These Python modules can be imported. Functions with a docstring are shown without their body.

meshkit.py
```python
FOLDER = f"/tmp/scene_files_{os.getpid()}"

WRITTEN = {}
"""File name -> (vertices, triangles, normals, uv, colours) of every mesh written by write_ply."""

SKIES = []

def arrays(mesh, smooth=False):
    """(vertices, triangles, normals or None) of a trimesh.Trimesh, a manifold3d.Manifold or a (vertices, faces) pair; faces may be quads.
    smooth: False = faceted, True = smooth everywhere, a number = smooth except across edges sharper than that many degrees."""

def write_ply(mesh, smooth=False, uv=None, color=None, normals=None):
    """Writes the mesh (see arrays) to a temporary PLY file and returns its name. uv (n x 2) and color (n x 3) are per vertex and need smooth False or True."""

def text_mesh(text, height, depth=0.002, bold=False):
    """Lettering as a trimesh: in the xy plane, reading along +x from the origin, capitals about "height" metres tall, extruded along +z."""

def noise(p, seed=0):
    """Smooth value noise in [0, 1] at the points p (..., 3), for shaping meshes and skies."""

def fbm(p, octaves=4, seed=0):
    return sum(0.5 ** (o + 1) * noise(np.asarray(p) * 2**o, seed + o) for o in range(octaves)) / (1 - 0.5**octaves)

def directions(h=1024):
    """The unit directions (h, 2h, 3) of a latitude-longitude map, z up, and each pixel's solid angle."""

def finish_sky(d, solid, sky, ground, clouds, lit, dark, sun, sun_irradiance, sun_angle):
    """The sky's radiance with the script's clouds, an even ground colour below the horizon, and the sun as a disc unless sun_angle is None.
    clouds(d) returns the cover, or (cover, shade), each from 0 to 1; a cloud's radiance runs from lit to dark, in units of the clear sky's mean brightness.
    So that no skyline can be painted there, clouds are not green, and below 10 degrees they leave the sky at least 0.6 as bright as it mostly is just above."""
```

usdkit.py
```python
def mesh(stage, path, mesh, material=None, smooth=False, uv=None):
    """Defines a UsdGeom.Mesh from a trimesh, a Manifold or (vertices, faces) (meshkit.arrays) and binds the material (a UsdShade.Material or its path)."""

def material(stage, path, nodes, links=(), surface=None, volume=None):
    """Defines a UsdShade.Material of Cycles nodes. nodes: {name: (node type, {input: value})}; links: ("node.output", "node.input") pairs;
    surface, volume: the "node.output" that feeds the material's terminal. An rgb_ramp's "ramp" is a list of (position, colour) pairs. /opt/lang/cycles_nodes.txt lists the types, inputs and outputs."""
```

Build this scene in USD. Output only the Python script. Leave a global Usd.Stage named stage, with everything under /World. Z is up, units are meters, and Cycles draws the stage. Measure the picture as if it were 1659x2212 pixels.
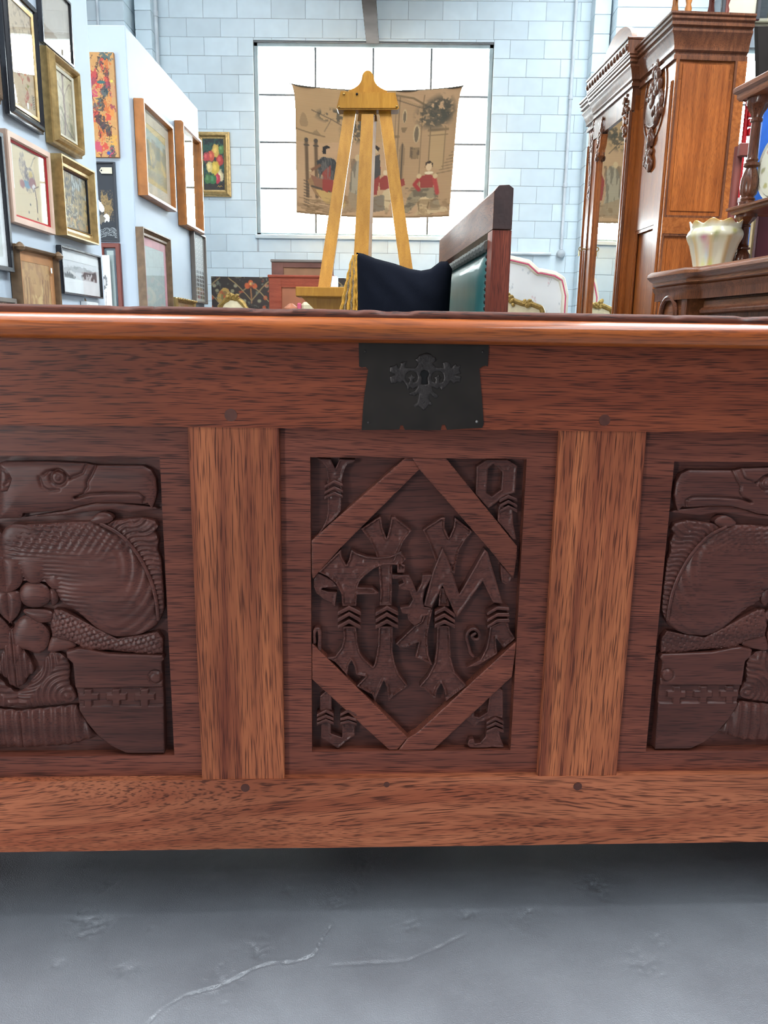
import math, numpy as np, trimesh, shapely, usdkit, meshkit
from shapely.geometry import Polygon, LineString, Point, box as sbox
from shapely.ops import unary_union
from shapely import affinity
from scipy.spatial import Delaunay, cKDTree
from pxr import Usd, UsdGeom, UsdLux, UsdShade, Gf, Sdf, Vt

stage = Usd.Stage.CreateInMemory()
UsdGeom.SetStageUpAxis(stage, 'Z'); UsdGeom.SetStageMetersPerUnit(stage, 1.0)
UsdGeom.Xform.Define(stage, '/World')
rng = np.random.default_rng(7)

# ---------------------------------------------------------------- camera
W_PX, H_PX, F_PX = 1659, 2212, 1661.0
CAM = np.array([0.0, 0.0, 0.80])
PITCH, ROLL, YAW = math.radians(12.567), math.radians(0.8675), math.radians(0.8325)
_f = np.array([-math.sin(YAW) * math.cos(PITCH), math.cos(YAW) * math.cos(PITCH), -math.sin(PITCH)])
_r0 = np.array([math.cos(YAW), math.sin(YAW), 0.0]); _u0 = np.cross(_r0, _f)
_r = math.cos(ROLL) * _r0 + math.sin(ROLL) * _u0
_u = -math.sin(ROLL) * _r0 + math.cos(ROLL) * _u0
cam = UsdGeom.Camera.Define(stage, '/World/camera')
cam.AddTransformOp().Set(Gf.Matrix4d(*_r, 0, *_u, 0, *(-_f), 0, *CAM, 1))
cam.CreateHorizontalApertureAttr(36.0); cam.CreateFocalLengthAttr(36.0 * F_PX / W_PX)
cam.CreateVerticalApertureAttr(36.0 * H_PX / W_PX)
cam.CreateClippingRangeAttr(Gf.Vec2f(0.05, 200.0))
cam.CreateExposureAttr(0.12)

# ---------------------------------------------------------------- daylight and roof lights
def rect_light(name, x, y, z, sx, sy, power, col=(1, 1, 1), rot=(0, 0, 0)):
    l = UsdLux.RectLight.Define(stage, '/World/' + name)
    x_ = UsdGeom.Xformable(l); x_.AddTranslateOp().Set(Gf.Vec3d(x, y, z)); x_.AddRotateXYZOp().Set(Gf.Vec3f(*rot))
    l.CreateWidthAttr(sx); l.CreateHeightAttr(sy); l.CreateIntensityAttr(power); l.CreateColorAttr(Gf.Vec3f(*col))
    return l
dome = UsdLux.DomeLight.Define(stage, '/World/sky_dome')
dome.CreateIntensityAttr(8.0); dome.CreateColorAttr(Gf.Vec3f(0.93, 0.98, 1.0))
CEIL = 5.4
SKYLIGHTS = [(-2.05, 2.2, 1.5, 13.4, 3.6), (2.4, 2.2, 1.6, 13.4, 8.8)]
for k, (lx, ly, lw, ld, lp) in enumerate(SKYLIGHTS):      # two translucent roof sheets run the length of the shed
    rect_light('roof_light' + ('' if k == 0 else '_001'), lx, ly, CEIL - 0.06, lw, ld, lp, (0.86, 0.94, 1.0))

for k, lx in enumerate((-1.95, 2.3)):                     # a bank of batten lamps hangs across the shed above the chest
    rect_light('batten_light' + ('' if k == 0 else '_001'), lx, 1.3, CEIL - 0.12, 1.5, 1.4, 33.0, (0.92, 0.97, 1.0))
rect_light('added_side_light', -6.9, 1.3, 1.5, 1.5, 2.2, 20.0, (0.95, 0.98, 1.0), (0, -90, 0))  # unseen light added to throw low light from the left across the floor

# ---------------------------------------------------------------- helpers
_T = np.random.default_rng(11).random(64 ** 3).astype(np.float32)
def vnoise(p, seed=0):
    p = np.asarray(p, np.float32) + np.float32(seed * 17.31 % 64); i = np.floor(p); t = p - i; i = i.astype(np.int32) & 63; j = (i + 1) & 63; t = t * t * (3 - 2 * t)
    xs, ys, zs = (i[..., 0], j[..., 0]), (i[..., 1] * 64, j[..., 1] * 64), (i[..., 2] * 4096, j[..., 2] * 4096)
    tx, ty, tz = t[..., 0], t[..., 1], t[..., 2]; out = 0
    for c in ((0, 1) if np.any(tz) else (0,)):
        a = _T[xs[0] + ys[0] + zs[c]]; a = a + (_T[xs[1] + ys[0] + zs[c]] - a) * tx
        b = _T[xs[0] + ys[1] + zs[c]]; b = b + (_T[xs[1] + ys[1] + zs[c]] - b) * tx
        q = a + (b - a) * ty; out = q if c == 0 else out + (q - out) * tz
    return out.astype(float)
def fbm(p, octaves=4, seed=0):
    p = np.asarray(p, np.float32); return sum(.5 ** (o + 1) * vnoise(p * 2 ** o, seed + o) for o in range(octaves)) / (1 - .5 ** octaves)
meshkit.fbm = fbm
def poly_dist(x, y, line):
    line = np.asarray(line, float); d = np.full(len(x), 1e9)
    for (a, b), (c, e) in zip(line[:-1], line[1:]):
        ux, uy = c - a, e - b; L = ux * ux + uy * uy + 1e-18; t = np.clip(((x - a) * ux + (y - b) * uy) / L, 0, 1)
        d = np.minimum(d, (x - a - t * ux) ** 2 + (y - b - t * uy) ** 2)
    return np.sqrt(d)
def poly_proj(x, y, line):
    line = np.asarray(line, float); d = np.full(len(x), 1e9); s = np.zeros(len(x)); o = 0.0
    for (a, b), (c, e) in zip(line[:-1], line[1:]):
        ux, uy = c - a, e - b; L = ux * ux + uy * uy + 1e-18; t = np.clip(((x - a) * ux + (y - b) * uy) / L, 0, 1)
        q = np.hypot(x - a - t * ux, y - b - t * uy); m = q < d; d = np.where(m, q, d); s = np.where(m, o + t * math.sqrt(L), s); o += math.sqrt(L)
    return d, s
def ray(px, py):
    d = (px - W_PX / 2) / F_PX * _r - (py - H_PX / 2) / F_PX * _u + _f
    return d
def P(px, py, Y=None, X=None, Z=None, plane=None):
    d = ray(px, py)
    if plane is not None:
        o, n = plane; t = ((o - CAM) @ n) / (d @ n)
    elif Y is not None: t = (Y - CAM[1]) / d[1]
    elif X is not None: t = (X - CAM[0]) / d[0]
    else: t = (Z - CAM[2]) / d[2]
    return CAM + t * d

counts = {}
def numbered(path):
    n = counts.get(path, -1) + 1; counts[path] = n
    return path if n == 0 else '%s_%03d' % (path, n)
def key(prim, **kw):
    for k, v in kw.items():
        if v: prim.SetCustomDataByKey({'cat': 'category'}.get(k, k), v)
    return prim
def thing(name, label=None, cat=None, loc=(0, 0, 0), rz=0.0, group=None, kind=None, rx=0.0, ry=0.0, parent='/World'):
    x = UsdGeom.Xform.Define(stage, numbered(parent + '/' + name))
    x.AddTranslateOp().Set(Gf.Vec3d(*map(float, loc))); x.AddRotateXYZOp().Set(Gf.Vec3f(rx, ry, rz))
    key(x.GetPrim(), label=label, cat=cat, group=group, kind=kind)
    return str(x.GetPath())
def obj(name, mesh, mat, parent='/World', label=None, smooth=35, kind=None, cat=None, group=None, col=None):
    path = numbered(parent + '/' + name)
    if col is not None: smooth = False if smooth is False else True
    m = usdkit.mesh(stage, path, mesh, LOOKS[mat], smooth=smooth)
    if col is not None:
        UsdGeom.PrimvarsAPI(m).CreatePrimvar('col', Sdf.ValueTypeNames.Color3fArray, 'vertex').Set(Vt.Vec3fArray.FromNumpy(np.asarray(col, np.float32)))
    key(m.GetPrim(), label=label, kind=kind, cat=cat, group=group)
    return path
def cat_(*ms): return trimesh.util.concatenate([m for m in ms if m is not None])
def bx(x0, x1, y0, y1, z0, z1, c=0.0):
    a = np.array([[x0, y0, z0], [x1, y1, z1]], float); a.sort(axis=0); (x0, y0, z0), (x1, y1, z1) = a
    if c <= 0:
        return trimesh.creation.box(bounds=a)
    pts = []
    for sx in (0, 1):
        for sy in (0, 1):
            for sz in (0, 1):
                p = np.array([x1 if sx else x0, y1 if sy else y0, z1 if sz else z0]); q = np.array([-1 if sx else 1, -1 if sy else 1, -1 if sz else 1]) * c
                pts += [p + q * [1, 1, 0], p + q * [1, 0, 1], p + q * [0, 1, 1]]
    return trimesh.convex.convex_hull(np.array(pts))
def lathe(prof, n=24, sx=1.0, sy=1.0, flute=None):
    prof = np.asarray(prof, float); a = np.linspace(0, 2 * np.pi, n, endpoint=False)
    r = prof[:, 0][:, None] * np.ones(n)
    if flute: r = r * flute(prof[:, 1][:, None], a[None, :])
    v = np.stack([r * np.cos(a) * sx, r * np.sin(a) * sy, prof[:, 1][:, None] + 0 * r], -1).reshape(-1, 3)
    f = []
    for i in range(len(prof) - 1):
        for j in range(n):
            k = (j + 1) % n
            f.append([i * n + j, i * n + k, (i + 1) * n + k, (i + 1) * n + j])
    f = np.array(f); t = np.vstack([f[:, [0, 1, 2]], f[:, [0, 2, 3]]])
    v = np.vstack([v, [[0, 0, prof[0, 1]], [0, 0, prof[-1, 1]]]]); b = len(v) - 2; m = (len(prof) - 1) * n
    caps = [[b, (j + 1) % n, j] for j in range(n)] + [[b + 1, m + j, m + (j + 1) % n] for j in range(n)]
    return trimesh.Trimesh(v, np.vstack([t, caps]), process=False)
def tube(pts, r, n=8, closed=False):
    pts = np.asarray(pts, float); N = len(pts); r = np.broadcast_to(np.asarray(r, float), (N,))
    tg = np.gradient(pts, axis=0) if not closed else np.roll(pts, -1, 0) - np.roll(pts, 1, 0)
    tg /= np.linalg.norm(tg, axis=1, keepdims=True) + 1e-12
    up = np.array([0, 0, 1.0]) if abs(tg[0] @ [0, 0, 1]) < .9 else np.array([1.0, 0, 0])
    a = np.linspace(0, 2 * np.pi, n, endpoint=False); V = []
    nrm = np.cross(tg[0], up); nrm /= np.linalg.norm(nrm)
    for i in range(N):
        nrm = nrm - tg[i] * (nrm @ tg[i]); nrm /= np.linalg.norm(nrm); b = np.cross(tg[i], nrm)
        V.append(pts[i] + r[i] * (np.cos(a)[:, None] * nrm + np.sin(a)[:, None] * b))
    V = np.vstack(V); f = []
    for i in range(N if closed else N - 1):
        for j in range(n):
            k = (j + 1) % n; i2 = (i + 1) % N
            f += [[i * n + j, i * n + k, i2 * n + k], [i * n + j, i2 * n + k, i2 * n + j]]
    if not closed:
        V = np.vstack([V, pts[:1], pts[-1:]]); b = len(V) - 2
        f += [[b, (j + 1) % n, j] for j in range(n)] + [[b + 1, (N - 1) * n + j, (N - 1) * n + (j + 1) % n] for j in range(n)]
    m = trimesh.Trimesh(V, np.array(f), process=False); return m
def extr(poly, h, axis='y', at=0.0):
    """Extrude a polygon given in (x, z) along y, or (x, y) along z, or (y, z) along x."""
    ps = getattr(poly, 'geoms', [poly]); out = []
    for p in ps:
        if p.is_empty or p.area < 1e-9: continue
        m = trimesh.creation.extrude_polygon(p, abs(h), engine='earcut'); v = m.vertices.copy()
        if axis == 'y': v = np.stack([v[:, 0], at + v[:, 2] * np.sign(h), v[:, 1]], 1)
        elif axis == 'x': v = np.stack([at + v[:, 2] * np.sign(h), v[:, 0], v[:, 1]], 1)
        else: v = v + [0, 0, at]
        m = trimesh.Trimesh(v, m.faces); m.fix_normals(); out.append(m)
    return cat_(*out)
def sweep(prof, path, closed=False):
    """Mitred moulding: prof = (out, up) points; path in the xy plane with the outside on the right hand; z is up."""
    prof = np.asarray(prof, float); path = np.asarray(path, float); N = len(path); V = []
    for i in range(N):
        a = path[i] - path[i - 1] if (i > 0 or closed) else path[1] - path[0]
        b = path[(i + 1) % N] - path[i] if (i < N - 1 or closed) else a
        a = a / np.linalg.norm(a); b = b / np.linalg.norm(b)
        na, nb = np.array([a[1], -a[0]]), np.array([b[1], -b[0]]); m = na + nb; m = m / (1 + na @ nb)
        V.append(np.column_stack([path[i] + prof[:, :1] * m, prof[:, 1]]))
    n = len(prof); V = np.vstack(V); f = []
    for i in range(N if closed else N - 1):
        for j in range(n):
            k = (j + 1) % n; i2 = (i + 1) % N
            f += [[i * n + j, i2 * n + j, i2 * n + k], [i * n + j, i2 * n + k, i * n + k]]
    if not closed:
        t = trimesh.creation.triangulate_polygon(Polygon(prof), engine='earcut')[1]
        f += [list(x) for x in t] + [list(np.array(x)[::-1] + (N - 1) * n) for x in t]
    m = trimesh.Trimesh(V, np.array(f), process=False); m.fix_normals(); return m
def rot(m, axis, deg, about=(0, 0, 0)):
    m = m.copy(); m.apply_transform(trimesh.transformations.rotation_matrix(math.radians(deg), axis, about)); return m
def cull(g, keep, col):
    f = g.faces[keep[g.faces].all(1)]; u, inv = np.unique(f, return_inverse=True)
    return trimesh.Trimesh(g.vertices[u], inv.reshape(-1, 3), process=False), np.asarray(col)[u]
def mv(m, *d): m = m.copy(); m.apply_translation(d); return m
def smooth_closed(pts, n=4, closed=True):
    pts = np.asarray(pts, float)
    for _ in range(n):
        q = np.roll(pts, -1, 0) if closed else pts[1:]
        p = pts if closed else pts[:-1]
        a = np.empty((2 * len(p), pts.shape[1])); a[0::2] = .75 * p + .25 * q; a[1::2] = .25 * p + .75 * q
        pts = a if closed else np.vstack([pts[:1], a, pts[-1:]])
    return pts

# ---------------------------------------------------------------- materials
LOOKS = {}
def lin(c): return tuple(((x / 255 + .055) / 1.055) ** 2.4 if x > 10 else x / 255 / 12.92 for x in c)
def mat(name, nodes, links, surface): LOOKS[name] = usdkit.material(stage, '/World/Looks/' + name, nodes, links, surface=surface)
def plain(name, rgb, rough=.5, metal=0.0, coat=0.0, bump=0.0, bscale=60, vary=.12, vscale=6, **kw):
    """rgb in sRGB 0-255, gently mottled by noise."""
    c = np.array(lin(rgb)); n = {'tc': ('texture_coordinate', {}), 'n': ('noise_texture', {'scale': vscale, 'detail': 2}),
        'r': ('rgb_ramp', {'ramp': [(.3, tuple(c * (1 - vary))), (.7, tuple(np.minimum(1, c * (1 + vary))))]}),
        'p': ('principled_bsdf', dict(roughness=rough, metallic=metal, coat_weight=coat, coat_roughness=.08, **kw))}
    l = [('tc.object', 'n.vector'), ('n.fac', 'r.fac'), ('r.color', 'p.base_color')]
    if bump:
        n['bn'] = ('noise_texture', {'scale': bscale, 'detail': 1}); n['b'] = ('bump', {'strength': bump, 'distance': .002})
        l += [('tc.object', 'bn.vector'), ('bn.fac', 'b.height'), ('b.normal', 'p.normal')]
    mat(name, n, l, 'p.BSDF')
def wood(name, dark, mid, light, axis='x', pore=.82, warp=.02, wfreq=2.5, rough=.42, coat=0.0, bump=0.0, fine=680., long=21., offs=(0, 0, 0), crough=.18):
    """Open-grained oak: dark pores drawn out along the grain, following the growth rings where the board is cut flat."""
    D, M, L = map(lin, (dark, mid, light))
    ax = {'x': 0, 'y': 1, 'z': 2}[axis]
    lo = [6., 6., 6.]; lo[ax] = wfreq * .35
    hi = [fine] * 3; hi[ax] = long
    mi = [52.] * 3; mi[ax] = 2.0
    amp = [warp] * 3; amp[ax] = 0.0
    n = {'tc': ('texture_coordinate', {}), 'off': ('mapping', {'location': offs}),
         'm0': ('mapping', {'scale': tuple(v * wfreq / 2.5 if i != ax else v for i, v in enumerate(lo))}),
         'w': ('noise_texture', {'scale': 1.0, 'detail': 1.0, 'roughness': .5}),
         'ws': ('mix_color', {'blend_type': 'multiply', 'fac': 1.0, 'b': tuple(8 * a for a in amp), 'use_clamp': False}),
         'add': ('mix_color', {'blend_type': 'add', 'fac': 1.0, 'use_clamp': False}),
         'm1': ('mapping', {'scale': tuple(hi)}), 'pn': ('noise_texture', {'scale': 1.0, 'detail': 1.0, 'roughness': .6}),
         'm2': ('mapping', {'scale': tuple(mi)}), 'tn': ('noise_texture', {'scale': 1.0, 'detail': 1.0}),
         'tr': ('rgb_ramp', {'ramp': [(.3, M), (.68, L)]}),
         'pr': ('rgb_ramp', {'ramp': [(.33, (pore,) * 3), (.50, (0, 0, 0))]}),
         'mix': ('mix_color', {'b': D}),
         'bl': ('noise_texture', {'scale': 3.1, 'detail': 1}), 'br': ('rgb_ramp', {'ramp': [(.3, (.78,) * 3), (.7, (1.12,) * 3)]}),
         'fin': ('mix_color', {'blend_type': 'multiply', 'fac': 1.0, 'use_clamp': False}),
         'b': ('bump', {'strength': bump, 'distance': .0012, 'invert': True}),
         'p': ('principled_bsdf', {'roughness': rough, 'coat_weight': coat, 'coat_roughness': crough, 'specular_ior_level': .28})}
    if bump <= 0: n.pop('b')
    l = [('tc.object', 'off.vector'), ('off.vector', 'm0.vector'), ('m0.vector', 'w.vector'), ('w.color', 'ws.a'), ('ws.result', 'add.b'), ('off.vector', 'add.a'),
         ('add.result', 'm1.vector'), ('m1.vector', 'pn.vector'), ('add.result', 'm2.vector'), ('m2.vector', 'tn.vector'), ('tn.fac', 'tr.fac'),
         ('pn.fac', 'pr.fac'), ('pr.color', 'mix.fac'), ('tr.color', 'mix.a'), ('off.vector', 'bl.vector'), ('bl.fac', 'br.fac'),
         ('mix.result', 'fin.a'), ('br.color', 'fin.b'), ('fin.result', 'p.base_color')] + ([('pr.color', 'b.height'), ('b.normal', 'p.normal')] if bump > 0 else [])
    mat(name, n, l, 'p.BSDF')
def paint_look(name, rough=.6, coat=0.0, bump=0.0, bscale=400, trans=0.0):
    n = {'a': ('attribute', {'attribute': 'col'}), 'p': ('principled_bsdf', {'roughness': rough, 'coat_weight': coat, 'coat_roughness': .02})}
    l = [('a.color', 'p.base_color')]
    if bump:
        n.update({'tc': ('texture_coordinate', {}), 'bn': ('noise_texture', {'scale': bscale, 'detail': 2}), 'b': ('bump', {'strength': bump, 'distance': .002})})
        l += [('tc.object', 'bn.vector'), ('bn.fac', 'b.height'), ('b.normal', 'p.normal')]
    s = 'p.BSDF'
    if trans:
        n['t'] = ('translucent_bsdf', {}); n['mx'] = ('mix_closure', {'fac': trans}); l += [('a.color', 't.color'), ('p.BSDF', 'mx.closure1'), ('t.BSDF', 'mx.closure2')]; s = 'mx.closure'
    mat(name, n, l, s)
def pane_look(name, tint=(1, 1, 1), ior=1.5):
    mat(name, {'f0': ('fresnel', {'IOR': ior}), 'ge': ('geometry', {}), 'f': ('math', {'math_type': 'multiply'}), 'iv': ('math', {'math_type': 'subtract', 'value1': 1.0}), 't': ('transparent_bsdf', {'color': tint}), 'g': ('glossy_bsdf', {'color': (1, 1, 1), 'roughness': .015}), 'm': ('mix_closure', {})},
        [('ge.backfacing', 'iv.value2'), ('f0.fac', 'f.value1'), ('iv.value', 'f.value2'), ('f.value', 'm.fac'), ('t.BSDF', 'm.closure1'), ('g.BSDF', 'm.closure2')], 'm.closure')

# ---------------------------------------------------------------- the chest's oak
RED = dict(dark=(44, 17, 12), mid=(108, 50, 31), light=(132, 66, 42))
wood('oak_rail', **RED, rough=.48, warp=.012, offs=(0, 0, 0))
wood('oak_rail_cathedral', (60, 26, 16), (150, 80, 53), (176, 104, 72), warp=.022, wfreq=3.2, offs=(3.3, 0, .2))
wood('oak_post', (66, 26, 18), (124, 62, 42), (182, 106, 68), axis='z', warp=.004, offs=(.7, 0, 0))
wood('oak_margin', (44, 20, 17), (102, 54, 42), (124, 68, 52), warp=.008, offs=(1.9, 0, .9))
wood('oak_carved', (32, 18, 18), (76, 43, 37), (94, 54, 46), warp=.006, offs=(.4, 0, 2.2), pore=.6, rough=.38)
wood('oak_lid', (72, 30, 10), (146, 68, 22), (174, 92, 34), warp=.01, rough=.4, coat=.7, pore=.55, offs=(5, 0, 0), crough=.1)
wood('oak_raw', (30, 13, 9), (74, 34, 22), (100, 50, 32), warp=.01, rough=.6, coat=0, offs=(6, 0, 0))
plain('peg_wood', (78, 38, 26), .5, vary=.2, vscale=90)
plain('blackened_brass', (38, 31, 26), .45, metal=.4, vary=.3, vscale=25)
plain('escutcheon_metal', (58, 52, 50), .40, metal=.6, bump=.25, bscale=350, vary=.3, vscale=80)
plain('hole_black', (8, 7, 7), .9)
plain('steel_nail', (150, 145, 140), .4, metal=.8)

# ---------------------------------------------------------------- chest frame of reference
CA = math.radians(3.39)
CX, CY = np.array([math.cos(CA), math.sin(CA), 0]), np.array([-math.sin(CA), math.cos(CA), 0])
_q = ray(905, 753); CO = CAM + _q * (.95 / (_q @ CY)); CO = np.array([CO[0], CO[1], 0.0])
def U(px, py, y=0.0):
    p = P(px, py, plane=(CO + y * CY, CY)) - CO
    return np.array([p @ CX, p[2]])
def UU(pts, y=0.0): return np.array([U(a, b, y) for a, b in pts])
def tag(ox, oy, s): return lambda pts: [(ox + x / s, oy + y / s) for x, y in pts]
zc = lambda py, y=0.0: U(905, py, y)[1]
Z_RT, Z_RB = zc(741), zc(927)          # top rail
Z_BT, Z_BB = zc(1679), zc(1827)        # bottom rail
HALF = .88
YB, REC = .010, .016                   # board set back from the rails; carved field cut into the board
chest = thing('carved_oak_chest', 'long carved oak coffer with three relief panels and a dark metal lock plate', 'chest', CO, 3.39)
def relief(poly, y0, hf, yb, step=.0013, rnd=.0006):
    """A carved piece: its face is y0 - hf(points, distance from the outline), its sides go back to yb."""
    out = []
    for p in getattr(poly, 'geoms', [poly]):
        p = p.simplify(.0001)
        if p.is_empty or p.area < 4e-6: continue
        rings = []
        for r in [p.exterior, *p.interiors]:
            n = max(8, int(r.length / step)); rings.append(np.array([r.interpolate(k / n, normalized=True).coords[0] for k in range(n)]))
        pr = Polygon(rings[0], rings[1:])
        if not pr.is_valid: pr = pr.buffer(0)
        ins = pr.buffer(-step * .6); IN = []
        for g in getattr(ins, 'geoms', [ins]):
            if g.is_empty: continue
            for r in [g.exterior, *g.interiors]:
                n = max(4, int(r.length / step)); IN.append(np.array([r.interpolate(k / n, normalized=True).coords[0] for k in range(n)]))
        x0, z0, x1, z1 = pr.bounds
        gx, gz = np.meshgrid(np.arange(x0, x1, step), np.arange(z0, z1, step * .87)); gx = gx + (np.arange(gx.shape[0]) % 2)[:, None] * step / 2
        g = np.column_stack([gx.ravel(), gz.ravel()]); shapely.prepare(pr)
        ins2 = pr.buffer(-step * 1.25)
        g = g[shapely.contains_xy(ins2, g[:, 0], g[:, 1])] if not ins2.is_empty else g[:0]
        nb = sum(map(len, rings)); pts = np.vstack(rings + IN + [g])
        pts = pts + rng.normal(0, 1e-7, pts.shape)
        d = shapely.distance(shapely.points(pts), pr.boundary); d[:nb] = 0
        y = y0 - hf(pts, d) + rnd * (d < step * .3)
        tri = Delaunay(pts).simplices; c = pts[tri].mean(1); tri = tri[shapely.contains_xy(pr, c[:, 0], c[:, 1])]
        a = pts[tri]; ar = np.cross(a[:, 1] - a[:, 0], a[:, 2] - a[:, 0]); tri = np.where((ar < 0)[:, None], tri[:, ::-1], tri)
        V = [np.column_stack([pts[:, 0], y, pts[:, 1]])]; F = [tri]; base = len(pts); o = 0
        for r in rings:
            n = len(r); i = np.arange(n); j = (i + 1) % n
            V.append(np.column_stack([r[:, 0], y[o:o + n] , r[:, 1]])); V.append(np.column_stack([r[:, 0], np.full(n, yb), r[:, 1]]))
            A, B = base + i, base + n + i; A2, B2 = base + j, base + n + j
            q = np.vstack([np.column_stack([A, B, B2]), np.column_stack([A, B2, A2])])
            ccw = (np.roll(r[:, 0], -1) - r[:, 0]) @ (np.roll(r[:, 1], -1) + r[:, 1]) < 0
            F.append(q if ccw else q[:, ::-1]); base += 2 * n; o += n
        out.append(trimesh.Trimesh(np.vstack(V), np.vstack(F), process=False))
    return cat_(*out)
def n2(p, f, seed=0): return meshkit.fbm(np.column_stack([p * f, np.zeros(len(p))]), 3, seed) - .5
def seg_dist(p, line): return poly_dist(p[:, 0], p[:, 1], line)

# ---- frame members
def roughen(m, amp, f, seed):
    m = m.copy(); m.vertices += amp * np.column_stack([np.zeros(len(m.vertices)), meshkit.fbm(m.vertices * f, 3, seed) - .5, np.zeros(len(m.vertices))]); return m
def rail(z0, z1, seed):
    n = 240; xs = np.linspace(-HALF + .1, HALF - .1, n)
    zb = z0 + .0016 * (meshkit.fbm(np.column_stack([xs * 9, 0 * xs, 0 * xs]), 3, seed) - .5)
    prof = np.concatenate([np.column_stack([xs, zb]), [[HALF - .1, z1], [-HALF + .1, z1]]])
    return extr(Polygon(prof), .028, 'y', -.0015)
obj('top_rail', rail(Z_RB, Z_RT + .012, 1), 'oak_rail', chest, smooth=30)
obj('bottom_rail', rail(Z_BB, Z_BT, 2), 'oak_rail_cathedral', chest, smooth=30)
XL0, XL1 = (U(408, 925)[0] + U(434, 1683)[0]) / 2, (U(603, 928)[0] + U(614, 1680)[0]) / 2
XR0, XR1 = (U(1210, 937)[0] + U(1163, 1672)[0]) / 2, (U(1398, 937)[0] + U(1332, 1672)[0]) / 2
for a, b in ((XL0, XL1), (XR0, XR1)):
    obj('muntin', bx(a, b, 0, .026, Z_BT - .004, Z_RB + .004, .0012), 'oak_post', chest)
for a, b in ((-HALF, -HALF + .13), (HALF - .13, HALF)):
    obj('corner_post', bx(a, b, -.001, .05, 0, Z_RT + .012, .002), 'oak_post', chest)
    obj('corner_post', bx(a, b, .46, .51, 0, Z_RT + .012, .002), 'oak_post', chest)
obj('back_board', bx(-HALF + .02, HALF - .02, .48, .5, Z_BB, Z_RT + .01), 'oak_raw', chest)
obj('floor_board', bx(-HALF + .02, HALF - .02, .045, .48, Z_BB + .02, Z_BB + .04), 'oak_raw', chest)
for a, b in ((-HALF + .02, -HALF + .045), (HALF - .045, HALF - .02)):
    obj('end_board', bx(a, b, .05, .46, Z_BB, Z_RT + .01), 'oak_raw', chest)
# pegs
for px, py, r in ((499, 896, 13.5), (1305, 907, 12.5), (530, 1700, 10.5), (1247, 1697, 10.5), (835, 1693, 7)):
    x, z = U(px, py); R = r * .95 / F_PX
    m = trimesh.creation.cylinder(R, .02, sections=20); m = rot(m, [1, 0, 0], 90); m = rot(m, [1, 1, .4], 1.5)
    obj('peg', mv(m, x, .0078, z), 'peg_wood', chest)
# lid: board with worn front edge, bullnose moulding nailed below its front
YM = -.030
Z_M1, Z_M0 = U(905, 687, YM)[1], U(905, 743, YM)[1]; RM = (Z_M1 - Z_M0) / 2; ZMC = (Z_M0 + Z_M1) / 2
Z_LT = U(905, 670.5, YM + .012)[1]
lid = thing('lid', parent=chest)
xs = np.linspace(-HALF - .03, HALF + .03, 420)
chip = np.clip(meshkit.fbm(np.column_stack([xs * 26, 0 * xs, 0 * xs]), 4, 5) - .52, 0, 1) * .03
wav = (meshkit.fbm(np.column_stack([xs * 3, 0 * xs + 4, 0 * xs]), 3, 8) - .5) * .0012
prof_rows = [(YM + .013, Z_M1 - .004, 0), (YM + .012, Z_M1 + .002, 0), (YM + .0125, Z_LT - .0035, .3), (YM + .0145, Z_LT - .0008, 1), (YM + .018, Z_LT, .5), (.53, Z_LT, 0), (.53, Z_M1 - .004, 0)]
V, F = [], []; K = len(prof_rows); N = len(xs)
jit = (meshkit.fbm(np.column_stack([xs * 60, 0 * xs + 9, 0 * xs]), 3, 2) - .5) * .003
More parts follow.
